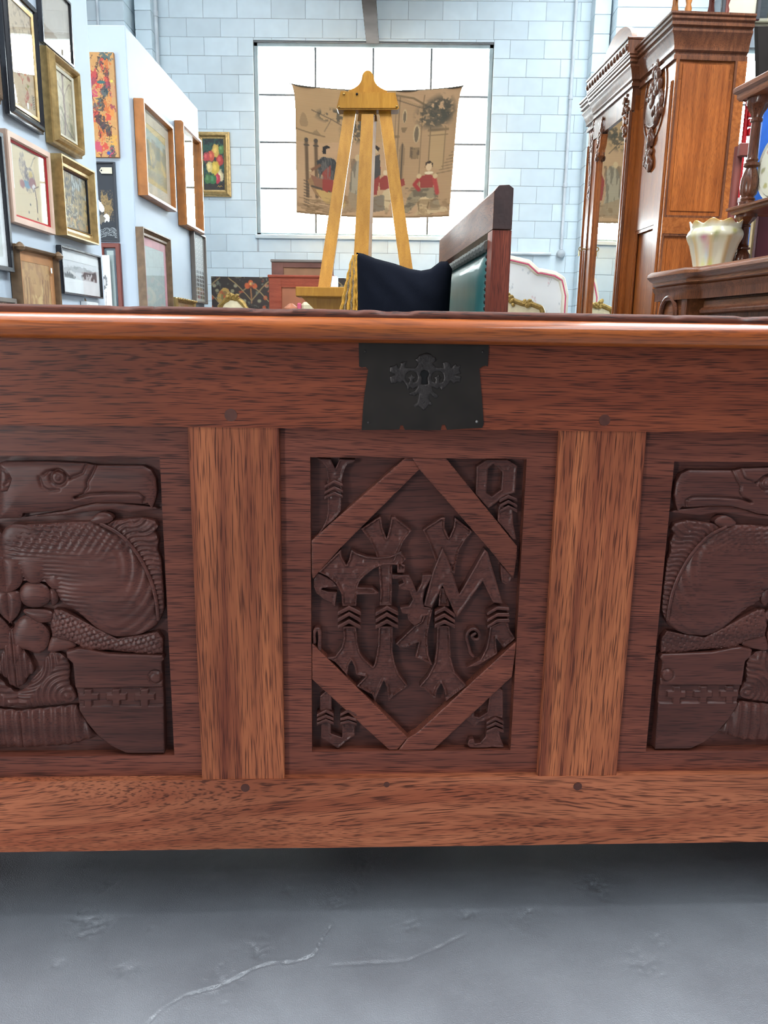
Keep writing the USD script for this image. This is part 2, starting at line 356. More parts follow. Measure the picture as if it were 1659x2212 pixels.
for k, (y, z, c) in enumerate(prof_rows):
    V.append(np.column_stack([xs, y + c * chip * .8 + (jit if 0 < k < 5 else 0), z + wav - c * chip * .6]))
V = np.vstack(V); i = np.arange(N - 1)
for k in range(K):
    k2 = (k + 1) % K; F += [np.column_stack([k * N + i, k2 * N + i + 1, k2 * N + i]), np.column_stack([k * N + i, k * N + i + 1, k2 * N + i + 1])]
lb = trimesh.Trimesh(V, np.vstack(F + [[[k * N + e, ((k + 1) % K) * N + e, 0 * N + e] for k in range(1, K - 1) for e in (0, N - 1)]]), process=False); lb.fix_normals()
obj('lid_board', lb, 'oak_raw', lid, smooth=25)
a = np.linspace(-math.pi / 2 - .5, math.pi / 2, 22)
mp = [(RM * math.cos(t), ZMC + RM * math.sin(t)) for t in a]
mp = [(RM + .008 - .0, ZMC - RM - .0)] * 0 + [(-.002, ZMC - RM + .004)] + mp + [(-.034 + .02, ZMC + RM)]
mo = sweep([(x + (-YM - RM), z) for x, z in mp] + [(-.02, ZMC + RM), (-.02, ZMC - RM + .004)], [(-HALF - .03, 0), (HALF + .03, 0)])
obj('lid_moulding', mo, 'oak_lid', lid, smooth=40)

# ---- boards with the carved fields cut into them
def board(x0, x1, fld, name, label):
    t = thing(name, label, parent=chest)
    outer = sbox(x0, Z_BT - .004, x1, Z_RB + .006); hole = Polygon(fld)
    obj('panel_margin', extr(outer.difference(hole), REC + .001, 'y', YB), 'oak_margin', t)
    x0_, z0_, x1_, z1_ = hole.bounds; e = .004
    gx, gz = np.meshgrid(np.linspace(x0_ - e, x1_ + e, int((x1_ - x0_) / .0022)), np.linspace(z0_ - e, z1_ + e, int((z1_ - z0_) / .0022)))
    p = np.column_stack([gx.ravel(), gz.ravel()])
    y = YB + REC + .0022 * n2(p * [.45, 1], 70, 3) + .0016 * n2(p, 22, 5)
    ny, nx = gx.shape; idx = np.arange(nx * ny).reshape(ny, nx)
    f = np.vstack([np.column_stack([idx[:-1, :-1].ravel(), idx[:-1, 1:].ravel(), idx[1:, 1:].ravel()]), np.column_stack([idx[:-1, :-1].ravel(), idx[1:, 1:].ravel(), idx[1:, :-1].ravel()])])
    obj('carved_ground', trimesh.Trimesh(np.column_stack([p[:, 0], y, p[:, 1]]), f, process=False), 'oak_carved', t, smooth=True)
    return t
YG = YB + REC + .002
# centre panel -------------------------------------------------------------
fc = UU([(668, 988), (1141, 991), (1100, 1622), (676, 1623)], YB)
xa, xb, za, zb_ = (fc[0, 0] + fc[3, 0]) / 2, (fc[1, 0] + fc[2, 0]) / 2, (fc[2, 1] + fc[3, 1]) / 2, (fc[0, 1] + fc[1, 1]) / 2
FC = sbox(xa, za, xb, zb_)
ctr = board(XL1 - .003, XR0 + .003, FC.exterior.coords, 'letter_panel', 'centre panel carved with interlaced gothic letters in a diamond strap')
A, B, C, D, E_, F_, G, H = (tag(x, y, 6.9125) for x, y in ((660, 980), (900, 980), (660, 1150), (900, 1150), (660, 1300), (900, 1300), (660, 1440), (900, 1440)))
R3 = tag(640, 1280, 3.0722)
def poly(t, pts, y=YB): 
    q = Polygon(UU(t(pts) if t else pts, y)); return q if q.is_valid else q.buffer(0)
def flat(h=0.0, amp=.0007): return lambda p, d: h + amp * 2 * n2(p * [.35, 1], 160, 4) - .0004 * np.exp(-d / .0008)
def rimmed(h=0.0, rim=.0022, sink=.0032, amp=.0014):
    def f(p, d):
        s = np.clip((d - rim) / .0009, 0, 1); s = s * s * (3 - 2 * s)
        return h - sink * s - .0005 * np.exp(-d / .0007) + amp * 2 * n2(p, 190, 6) * s
    return f
STR = YB + .001
def strap(pts, h): obj('diamond_strap', relief(poly(None, pts, STR).intersection(FC), STR, flat(h), YG, .0022), 'oak_margin', ctr)
strap([(877, 988), (890, 987), (906, 1014), (739.6, 1180), (687.5, 1237), (676, 1252), (673, 1238), (672, 1169)], 0)
strap([(888, 987), (961, 987), (1117, 1180), (1116, 1205), (1109, 1250), (1052, 1180), (906, 1014)], .0008)
strap([(674, 1390), (881, 1594), (858, 1620), (846, 1625), (670, 1464)], 0)
strap([(1116, 1385), (1106, 1462), (931, 1625), (858, 1625), (881, 1594), (900, 1584)], .0008)
LET = YB + .0012
def letter(shapes, h=0.0, fn=rimmed, name='carved_letter', **k):
    g = unary_union([s for s in shapes]).intersection(FC.buffer(-.0015))
    obj(name, relief(g, LET, fn(h, **k), YG), 'oak_carved', ctr, smooth=50)
def knot(t, xl, xm, xr, rows, th=52, h=.001):
    obj('letter_knot', cat_(*[relief(poly(t, [(xl, l + th * .5), (xl + 8, l), (xm, m), (xr - 8, r), (xr, r + th * .5), (xr - 4, r + th), (xm, m + th), (xl + 4, l + th)], LET).intersection(FC),
        LET - h, flat(0, .0004), YG, .0013) for l, m, r in rows]), 'oak_carved', ctr, smooth=50)
# corner letters
letter([poly(A, [(160, 78), (370, 90), (440, 235), (510, 90), (740, 95), (720, 140), (630, 165), (590, 230), (560, 330), (545, 420), (340, 420), (325, 330), (300, 200), (240, 120)]),
        poly(A, [(325, 400), (545, 400), (530, 870), (440, 985), (310, 1090), (130, 1290), (230, 1150), (310, 1000), (330, 870)])], -.002, rim=.0016, sink=.0014)
knot(A, 275, 430, 562, [(480, 390, 450), (565, 485, 545), (640, 570, 620)], 48)
letter([poly(B, [(905, 205), (1060, 95), (1350, 85), (1510, 190), (1480, 600), (1330, 640), (1080, 830), (890, 620)]).difference(poly(B, [(1075, 225), (1150, 160), (1290, 280), (1275, 545), (1130, 655), (1050, 600)])),
        poly(B, [(1235, 800), (1450, 800), (1450, 1050), (1500, 1300), (1440, 1290), (1350, 1170), (1215, 1020)])], -.002, rim=.0021, sink=.0012)
knot(B, 1235, 1370, 1505, [(680, 615, 670), (760, 690, 760), (840, 770, 830)], 50)
letter([poly(G, [(215, 470), (310, 380), (390, 430), (390, 680), (215, 680)]), poly(G, [(235, 820), (380, 820), (380, 1030), (550, 1090), (480, 1250), (230, 1090)]),
        poly(G, [(555, 830), (735, 860), (735, 1060), (640, 1120), (490, 1250), (460, 1200), (545, 1100)])], -.003, rim=.0017, sink=.0012)
knot(G, 165, 305, 425, [(710, 640, 700), (775, 720, 765), (835, 780, 830)], 46)
knot(G, 515, 635, 768, [(700, 640, 700), (765, 740, 780), (830, 800, 845)], 46)
letter([poly(H, [(1110, 420), (1210, 320), (1300, 380), (1300, 800), (1180, 770), (1050, 820), (940, 860), (870, 930), (690, 780), (720, 700), (800, 680), (870, 600), (870, 770), (940, 790), (1065, 710)]),
        poly(H, [(1060, 960), (1250, 960), (1260, 1080), (1320, 1250), (1140, 1225), (1000, 1250), (820, 1255), (765, 1190), (790, 1120), (860, 1110), (880, 1180), (960, 1170), (1040, 1070)])], -.003, rim=.0016, sink=.0012)
knot(H, 1040, 1180, 1303, [(825, 755, 815), (890, 825, 880), (955, 900, 945)], 48)
# monogram
letter([poly(C, [(830, -40), (1110, -225), (1135, -210), (1150, -65), (1215, 105), (1260, -65), (1285, -215), (1340, -215), (1590, -15), (1470, 150), (1400, 310), (1300, 500), (1290, 1110), (1105, 1110), (1120, 900), (1090, 500), (1050, 330), (960, 130)])], -.0016)
letter([poly(D, [(95, -25), (380, -210), (430, -205), (425, -60), (490, 100), (560, -60), (575, -210), (850, 0), (740, 120), (640, 300), (570, 650), (300, 480), (200, 200)]),
        poly(D, [(350, 850), (450, 850), (500, 1120), (330, 1120)])], -.002)
letter([poly(C, [(175, 620), (120, 720), (115, 830), (160, 930), (280, 1030), (390, 1070), (440, 1160), (470, 920), (330, 910), (230, 880), (250, 850), (480, 830), (400, 740), (290, 680)])], -.0035, rim=.001, sink=.001)
letter([poly(C, [(190, 600), (530, 260), (540, 380), (610, 500), (655, 400), (680, 265), (760, 320), (900, 370), (1070, 385), (1270, 365), (1430, 290), (1450, 340), (1510, 410), (1440, 480), (1490, 500), (1480, 610), (1370, 610), (1370, 495), (1180, 490), (1040, 540), (900, 640), (810, 740), (775, 830), (1000, 840), (1095, 910), (1060, 935), (770, 940), (760, 1110), (550, 1110), (535, 920), (460, 780), (340, 670)])], .0002)
letter([poly(E_, [(560, 380), (570, 560), (540, 690), (440, 830), (310, 850), (440, 910), (620, 1110), (650, 950), (690, 890), (730, 980), (760, 1105), (900, 1130), (760, 1275), (1000, 1400), (1040, 1508), (1085, 1385), (1170, 1190), (1220, 1300), (1240, 1505), (1300, 1440), (1530, 1270), (1400, 1100), (1340, 950), (1300, 750), (1310, 380), (1090, 380), (1080, 700), (1035, 930), (1010, 985), (900, 890), (820, 790), (775, 620), (760, 380)])], -.0006)
letter([poly(F_, [(310, 370), (300, 700), (270, 930), (170, 1130), (40, 1280), (150, 1340), (280, 1500), (310, 1330), (370, 1230), (420, 1340), (440, 1500), (750, 1265), (580, 1080), (515, 850), (500, 370)])], -.0006)
letter([poly(D, [(110, 1100), (240, 600), (385, 235), (470, 400), (640, 930), (1020, 260), (1065, 300), (1290, 1070), (1140, 1055), (990, 735), (600, 1290), (390, 800), (230, 1135)])], .0006, rim=.0024, sink=.0012)
letter([poly(F_, [(1100, 390), (1085, 520), (1050, 700), (960, 880), (750, 1000), (930, 960), (1080, 870), (1210, 790), (1190, 560), (1310, 700), (1480, 560), (1400, 440), (1370, 320), (1250, 320)])], -.001)
letter([poly(R3, [(635, -115), (750, -111), (770, -78), (800, 2), (832, -58), (838, -111), (910, -115), (890, -78), (855, -20), (842, 50), (850, 100), (900, 105), (890, 150), (840, 165), (830, 200), (785, 225), (745, 190), (740, 150), (700, 140), (690, 105), (750, 95), (775, 50), (750, -10), (690, -20), (680, -45), (715, -60), (700, -90), (640, -85)])], -.0004, rim=.002, sink=.001)
letter([poly(R3, [(785, 228), (660, 348), (700, 375), (740, 370), (815, 335), (790, 438), (850, 460), (905, 490), (880, 420), (872, 300), (905, 120), (860, 130), (830, 205)])], -.0012)
for t, pts, w in ((F_, [(850, 830), (810, 800), (775, 650), (745, 540), (770, 460), (850, 410), (930, 450), (955, 530), (920, 590), (850, 580), (825, 520), (880, 490)], 26), (E_, [(205, 720), (215, 560), (210, 430), (150, 420), (118, 490), (130, 620)], 32)):
    s = LineString(smooth_closed(UU(t(pts), LET), 3, False)).buffer(w / 6.9125 * .95 / F_PX)
    letter([s], -.0015, fn=lambda h, **k: (lambda p, d: h - .0012 * np.exp(-d / .001) + .0004 * n2(p, 200)), name='scroll_hook')
letter([poly(D, [(1265, 490), (1440, 680), (1410, 760), (1340, 790), (1280, 760)])], -.003, rim=.0015, sink=.0012, name='scroll_hook')
knot(E_, 475, 650, 832, [(140, 55, 140), (240, 145, 245), (345, 255, 350)], 62, .0024)
knot(E_, 1040, 1215, 1388, [(150, 55, 140), (250, 150, 250), (345, 255, 345)], 62, .0024)
knot(F_, 265, 415, 577, [(140, 65, 175), (235, 165, 265), (325, 265, 335)], 58, .0024)
knot(F_, 1050, 1200, 1385, [(150, 65, 80), (250, 165, 165), (345, 255, 250)], 50, .0024)

# eagle panels --------------------------------------------------------------
Lz = tag(0, 950, 2.95); LX = lambda pts, y=YB: UU(Lz(pts), y)
f0 = UU([(349, 991), (373, 1631)], YB); xr = f0[:, 0].mean(); fx0 = U(3, 1200, YB)[0]; FW = xr - fx0
z1, z0 = U(200, 986, YB)[1], U(200, 1633, YB)[1]
S1 = 1 / 2.95 * .96 / F_PX                                    # one tracing unit in metres
_LA, _LB = LX([(9, 1000)])[0], LX([(1009, 1000)])[0]
def px_of(p): return np.column_stack([9 + (p[:, 0]) / (_LB[0] - _LA[0]) * 1000, p[:, 1]])
def ep(pts, sm=0, y=YB + .004):
    q = LX(pts, y) - [fx0, 0]
    if sm: q = smooth_closed(q, sm)
    q = Polygon(q); return q if q.is_valid else q.buffer(0)
EF = sbox(-FW, z0, FW, z1)
EH = sbox(-.002, z0, FW - .0012, z1 - .001)                   # right half
def pillow(h, edge, r): return lambda p, d: h - edge * np.exp(-d / r)
EAGLE = {}
def build_eagle(name, label, cx_):
    t = board(*(XB[name]), sbox(cx_ - FW, z0, cx_ + FW, z1).exterior.coords, name, label)
    ctr_ = [0]
    def put(nm, pl, hf, step=.0017, both=True, top=0.0, y0=YB + .001):
        pl = pl.intersection(EH if both else EF)
        k_ = (nm, ctr_[0]); ctr_[0] += 1
        if k_ not in EAGLE: EAGLE[k_] = relief(pl, y0, hf, YG + .001, step)
        m = EAGLE[k_]
        for s in ((1, -1) if both else (1,)):
            v = m.vertices * [s, 1, 1] + [cx_, 0, 0]; f = m.faces if s > 0 else m.faces[:, ::-1]
            obj(nm, trimesh.Trimesh(v, f, process=False), 'oak_carved', t, smooth=True)
    q = lambda pts: LX(pts) - [fx0, 0]
    # head with hooked beak
    eye = q([(365, 245)])[0]; cere = q([(600, 165), (575, 230), (548, 270), (552, 310), (520, 350), (465, 375)]); cere2 = q([(540, 160), (520, 215), (430, 250)])
    brow = q([(270, 225), (300, 205), (360, 198), (410, 225), (440, 250)]); orb = q([(245, 240), (262, 300), (310, 330), (370, 322)]); mouth = q([(470, 372), (560, 350), (700, 342), (880, 346), (915, 372), (905, 405)])
    def hhead(p, d):
        r = np.hypot(p[:, 0] - eye[0], p[:, 1] - eye[1]) / S1
        h = -.0035 * np.exp(-d / .006) - .0012 * np.clip((p[:, 1] - q([(0, 300)])[0, 1]) / .05, -1, 1) ** 2
        h = h - .0036 * np.exp(-((r - 48) / 9) ** 2) + .0018 * np.exp(-(r / 26) ** 2) - .0016 * np.exp(-((r - 22) / 6) ** 2)
        for l, w, a in ((cere, .0013, .0034), (cere2, .0012, .0030), (brow, .0015, .0034), (orb, .0014, .0022), (mouth, .0015, .0042)):
            h = h - a * np.exp(-(seg_dist(p, l) / w) ** 2)
        return h + .0004 * n2(p * [.3, 1], 150, 9) - .001
    put('eagle_head', ep([(-10, 150), (9, 142), (300, 138), (540, 150), (600, 164), (905, 166), (960, 195), (990, 250), (998, 330), (985, 390), (966, 440), (940, 405), (900, 412), (740, 402), (600, 402), (500, 425), (420, 450), (140, 470), (128, 500), (-10, 505)]), hhead)
    # lower neck board strip and crest between the heads
    put('neck_strip', ep([(420, 452), (500, 428), (600, 405), (740, 404), (980, 435), (1010, 448), (820, 470), (700, 450), (560, 462), (400, 485), (140, 500)]), pillow(-.0065, .001, .002))
    cr = [q([(9 + 50 * math.cos(a) * k, 240 - 55 * math.sin(a) * k)])[0] for k in (1,) for a in np.linspace(-1.2, 1.57, 12)]
    put('crest_curl', Polygon(q([(-5, 180), (30, 185), (62, 215), (72, 250), (60, 290), (42, 330), (-5, 335)])), lambda p, d: .0012 - .0018 * np.exp(-d / .002) - .0016 * np.exp(-(seg_dist(p, cr) / .0016) ** 2))
    # wing
    feather_o = q([(300, 1500)])[0]
    def hwing(p, d):
        dome = .0045 * (1 - np.exp(-d / .012)); x = p[:, 0] / S1; z = (p[:, 1] - feather_o[1]) / S1
        edge = np.exp(-d / .018)
        k1 = np.sin(z * .21 + .016 * x + 2.2 * n2(p, 60, 3)) * np.clip((560 - x) / 250, 0, 1)
        k2 = np.sin(np.hypot(x - 520, z - 760) * .10 + 1.2 * n2(p, 40, 2)) * np.clip((x - 640) / 160, 0, 1) * edge
        hatch = np.sin(x * .12 + z * .06) * np.sin(z * .14) * np.clip((z - 820) / 120, 0, 1)
        return -.0056 + dome * 1.25 + .0013 * k1 * np.exp(-d / .03) + .0012 * k2 + .0010 * hatch + .0012 * n2(p * [.4, 1], 90, 1)
    put('eagle_wing', ep([(-10, 560), (300, 535), (560, 522), (650, 542), (760, 602), (860, 720), (940, 860), (985, 1000), (1000, 1120), (1010, 1185), (900, 1242), (760, 1268), (650, 1232), (590, 1188), (470, 1080), (380, 1035), (352, 960), (300, 900), (-10, 900)], 2), hwing)
    spine = smooth_closed(q([(640, 540), (760, 600), (865, 715), (945, 860), (990, 1000), (1005, 1150)]), 3, False); 
    def hfl(p, d):
        dd, s = poly_proj(p[:, 0], p[:, 1], spine[::3]); u = dd / S1; ph = (s / S1) * .092 - u * .030 + 1.1 * np.sin(u * .035)
        return -.005 + .0030 * np.abs(np.sin(ph)) ** .7 + .0008 * np.sin(ph * 4 + 1) - .0016 * np.exp(-d / .002)
    put('flight_feathers', ep([(640, 528), (720, 520), (820, 505), (905, 500), (985, 520), (1005, 555), (985, 590), (1008, 640), (1000, 700), (1025, 770), (1030, 840), (1040, 960), (1045, 1080), (1012, 1160), (1000, 1120), (985, 1000), (940, 860), (860, 720), (760, 602)]), hfl)
    put('wing_shaft', LineString(spine).buffer(.0022), pillow(.0006, .001, .0012))
    put('wing_knuckle', ep([(560, 520), (600, 480), (640, 462), (690, 465), (728, 500), (705, 525), (650, 545)], 2), lambda p, d: .001 - .003 * np.exp(-d / .004))
    # breast feathers, lowest first
    P_ = [([(40, 1330), (90, 1155), (180, 1110), (300, 1215), (312, 1262), (292, 1340), (232, 1378), (165, 1345)], -.004), ([(120, 1090), (200, 1080), (330, 1095), (342, 1160), (250, 1180), (190, 1150)], -.0034),
          ([(150, 900), (300, 925), (325, 1020), (270, 1075), (160, 1075), (100, 1000)], -.0024), ([(300, 950), (350, 955), (372, 1020), (340, 1070), (315, 1060)], -.0036),
          ([(-20, 965), (120, 955), (136, 1050), (105, 1135), (40, 1185), (9, 1192), (-20, 1190)], -.0018), ([(272, 890), (345, 790), (400, 850), (415, 910), (390, 955), (335, 962), (300, 930)], -.0018),
          ([(60, 720), (330, 660), (360, 735), (330, 800), (262, 915), (200, 925), (150, 890)], -.0006), ([(-20, 740), (130, 740), (158, 850), (130, 940), (60, 975), (9, 980), (-20, 975)], .0006)]
    for pts, h in P_:
        pg = ep(pts, 3); put('breast_feather', pg, (lambda h: lambda p, d: h + .0008 - .0042 * np.exp(-d / .005) + .0004 * n2(p * [.4, 1], 120, 2))(h))
    put('breast', ep([(-10, 540), (200, 545), (340, 620), (360, 730), (300, 880), (-10, 880)], 2), lambda p, d: -.0018 - .003 * np.exp(-d / .005) + .0006 * n2(p * [.4, 1], 110, 2))
    # tail
    for pts, h in (([(-10, 1200), (60, 1195), (150, 1345), (110, 1420), (60, 1560), (9, 1590), (-10, 1590)], -.003), ([(70, 1290), (130, 1330), (190, 1420), (215, 1490), (160, 1520), (150, 1570), (90, 1590), (60, 1560)], -.0045)):
        put('tail_feather', ep(pts, 2), (lambda h: lambda p, d: h - .0035 * np.exp(-d / .004) + .0012 * np.sin(p[:, 0] / S1 * .18))(h))
    # scaled leg
    sc = 62.0
    def hleg(p, d):
        x, z = p[:, 0] / S1, (p[:, 1] - z0) / S1; ca_, sa2 = math.cos(-.33), math.sin(-.33); A_ = x * ca_ + z * sa2; B_ = -x * sa2 + z * ca_
        ds, R_ = 27.0, 31.0; h = np.full(len(p), -1.0); j0 = np.floor(A_ / ds)
        for dj in (1, 0, -1, -2):
            j = j0 + dj; c = (np.floor(B_ / 44 + .5 * (j % 2)) + .5 - .5 * (j % 2)) * 44; r = np.hypot(A_ - j * ds, (B_ - c) * 1.25) / R_; t_ = np.clip((A_ - j * ds) / R_, -1, 1)
            h = np.where((r < 1) & (A_ > j * ds - 4), .35 + .65 * t_ - .25 * r ** 4, h)
        return -.0040 - .0024 * np.exp(-d / .004) + .0024 * np.clip(h, -.3, 1)
    put('scaled_leg', ep([(340, 1085), (390, 1090), (470, 1130), (590, 1195), (740, 1272), (880, 1250), (1000, 1228), (1035, 1275), (1035, 1365), (960, 1375), (700, 1345), (540, 1345), (460, 1290), (330, 1262), (318, 1190)]), hleg, .0012)
    put('thigh', ep([(325, 1250), (470, 1290), (480, 1335), (400, 1350), (290, 1372), (300, 1310)], 1), pillow(-.0055, .002, .003))
    # shield with a band of crosses
    band = ep([(470, 1575), (1060, 1570), (1060, 1690), (480, 1692)]); cross = unary_union([ep([(c - 25, 1588), (c + 22, 1586), (c + 22, 1614), (c + 63, 1613), (c + 63, 1652), (c + 22, 1653), (c + 22, 1700), (c - 25, 1700), (c - 25, 1655), (c - 62, 1655), (c - 62, 1617), (c - 25, 1616)]) for c in (567, 745, 925)])
    def hsh(p, d):
        s = shapely.points(p); b = shapely.distance(s, band) < 1e-9; c = np.clip(shapely.distance(s, cross) / .0006, 0, 1)
        b = np.clip(shapely.distance(s, band.boundary) / .0006, 0, 1) * b
        rr = np.hypot(*((p - q([(990, 1515)])[0]).T)) / S1
        return .0004 - .0030 * b * c - .0012 * np.exp(-d / .0012) - .0016 * np.exp(-((rr - 46) / 7) ** 2) + .0025 * np.clip(1 - (rr / 44) ** 4, 0, 1) + .0003 * n2(p * [.3, 1], 140, 3)
    put('shield', ep([(425, 1345), (500, 1328), (560, 1335), (700, 1362), (1035, 1372), (1048, 1395), (1032, 1412), (1045, 1700), (1052, 1992), (810, 1992), (720, 1950), (640, 1895), (560, 1800), (510, 1720), (485, 1580), (468, 1420), (430, 1385)]), hsh, .0012)
    # rocky ground and fur band
    hk = q([(420, 1650), (120, 1440)])
    def hgr(p, d):
        r = np.minimum(np.hypot(*(p - hk[0]).T) , np.hypot(*(p - hk[1]).T)) / S1
        return -.0048 - .003 * np.exp(-d / .005) + .0011 * np.sin(r * .16)
    put('ground_mound', ep([(268, 1420), (300, 1370), (335, 1358), (410, 1388), (442, 1450), (428, 1560), (472, 1612), (490, 1668), (330, 1702), (130, 1716), (-10, 1660), (20, 1615), (60, 1625), (150, 1605), (215, 1505), (255, 1480)], 1), hgr)
    put('fur_band', ep([(-10, 1730), (120, 1738), (480, 1700), (530, 1800), (575, 1860), (610, 1905), (430, 1955), (130, 1975), (-10, 1960)]), lambda p, d: -.0055 - .003 * np.exp(-d / .006) + 0.0016 * np.sin(p[:, 0] / S1 * .085 + 2 * n2(p, 40)) * np.clip((1850 * S1 - (p[:, 1] - z0)) / .02, .25, 1) + .0012 * n2(p, 110, 7), .002)
XB = {'eagle_panel': (-HALF + .127, XL0 + .003), 'eagle_panel_001': (XR1 - .003, HALF - .127)}
build_eagle('eagle_panel', 'left panel carved with a double-headed eagle and a cross-banded shield', fx0)
xl2 = (U(1454, 990, YB)[0] + U(1398, 1625, YB)[0]) / 2
XB['eagle_panel'] = XB['eagle_panel_001']
build_eagle('eagle_panel', 'right panel carved with a double-headed eagle and a cross-banded shield', xl2 + FW)

# ---- lock plate
Kz = tag(740, 720, 4.608); kp = lambda pts: Polygon(UU(Kz(pts), -.003))
plate = kp([(160, 80), (1455, 100), (1445, 330), (1420, 320), (1390, 330), (1360, 350), (1385, 620), (1405, 900), (1390, 940), (1040, 960), (1020, 910), (990, 905), (975, 965), (620, 960), (600, 915), (575, 915), (565, 955), (190, 965), (205, 720), (225, 560), (255, 360), (230, 335), (190, 340), (165, 330)])
lock = thing('lock_plate', 'blackened metal lock plate with notched edges', parent=chest)
key_h = kp([(773, 410), (785, 378), (815, 366), (845, 378), (858, 410), (838, 440), (845, 505), (785, 505), (792, 440)])
obj('plate', extr(plate.difference(key_h), .0022, 'y', -.0035), 'blackened_brass', lock, label='dark flat plate')
esc = [(840, 190), (880, 205), (900, 230), (925, 240), (935, 272), (900, 300), (930, 340), (1000, 340), (990, 290), (1030, 275), (1070, 295), (1085, 345), (1100, 312), (1130, 300), (1145, 325), (1180, 315), (1165, 365), (1185, 400), (1120, 415), (1185, 430), (1170, 490), (1130, 485), (1105, 505), (1075, 470), (1050, 510), (985, 572), (965, 535), (940, 560), (890, 530), (905, 580), (960, 625), (940, 648), (905, 635), (865, 600), (860, 650), (895, 700), (890, 725), (850, 715), (830, 750), (805, 768), (780, 745), (755, 720), (720, 738), (702, 712), (740, 690), (757, 600), (720, 625), (665, 615), (660, 590), (715, 570), (745, 530), (700, 560), (672, 540), (650, 572), (635, 530), (600, 470), (580, 495), (550, 480), (530, 498), (478, 502), (465, 430), (520, 410), (465, 385), (470, 328), (520, 318), (540, 300), (562, 350), (575, 290), (640, 275), (622, 340), (720, 345), (750, 300), (715, 262), (745, 240), (760, 215), (790, 205)]
eh = [Point(*UU(Kz([c]), -.004)[0]).buffer(58 / 4.608 * .95 / F_PX) for c in ((685, 438), (945, 438))]
ep_ = kp(esc).buffer(0).difference(unary_union(eh)).difference(key_h)
leafs = unary_union([affinity.translate(kp([(685, 400), (700, 425), (730, 440), (705, 460), (720, 500), (650, 500), (665, 460), (640, 440), (670, 425)]).buffer(0), s * 0) if s == 0 else kp([(950, 400), (965, 425), (990, 445), (965, 460), (975, 500), (905, 500), (925, 460), (905, 440), (935, 425)]).buffer(0) for s in (0, 1)])
esm = relief(ep_.union(leafs), -.0052, lambda p, d: -.0012 * np.exp(-d / .0012) + .0007 * n2(p, 320, 4), -.003, .0009)
obj('escutcheon', esm, 'escutcheon_metal', lock, label='cast openwork keyhole escutcheon', smooth=50)
obj('keyhole', extr(key_h.buffer(.0006), .0012, 'y', -.0026), 'hole_black', lock)
for x, y in ((225, 178), (1395, 185), (258, 890), (1335, 880), (803, 682)):
    c = UU(Kz([(x, y)]), -.004)[0]; m = trimesh.creation.icosphere(2, .0016); m.apply_scale([1, .6, 1])
    obj('nail', mv(m, c[0], -.0038 if x != 803 else -.0055, c[1]), 'escutcheon_metal' if x != 1335 else 'steel_nail', lock)

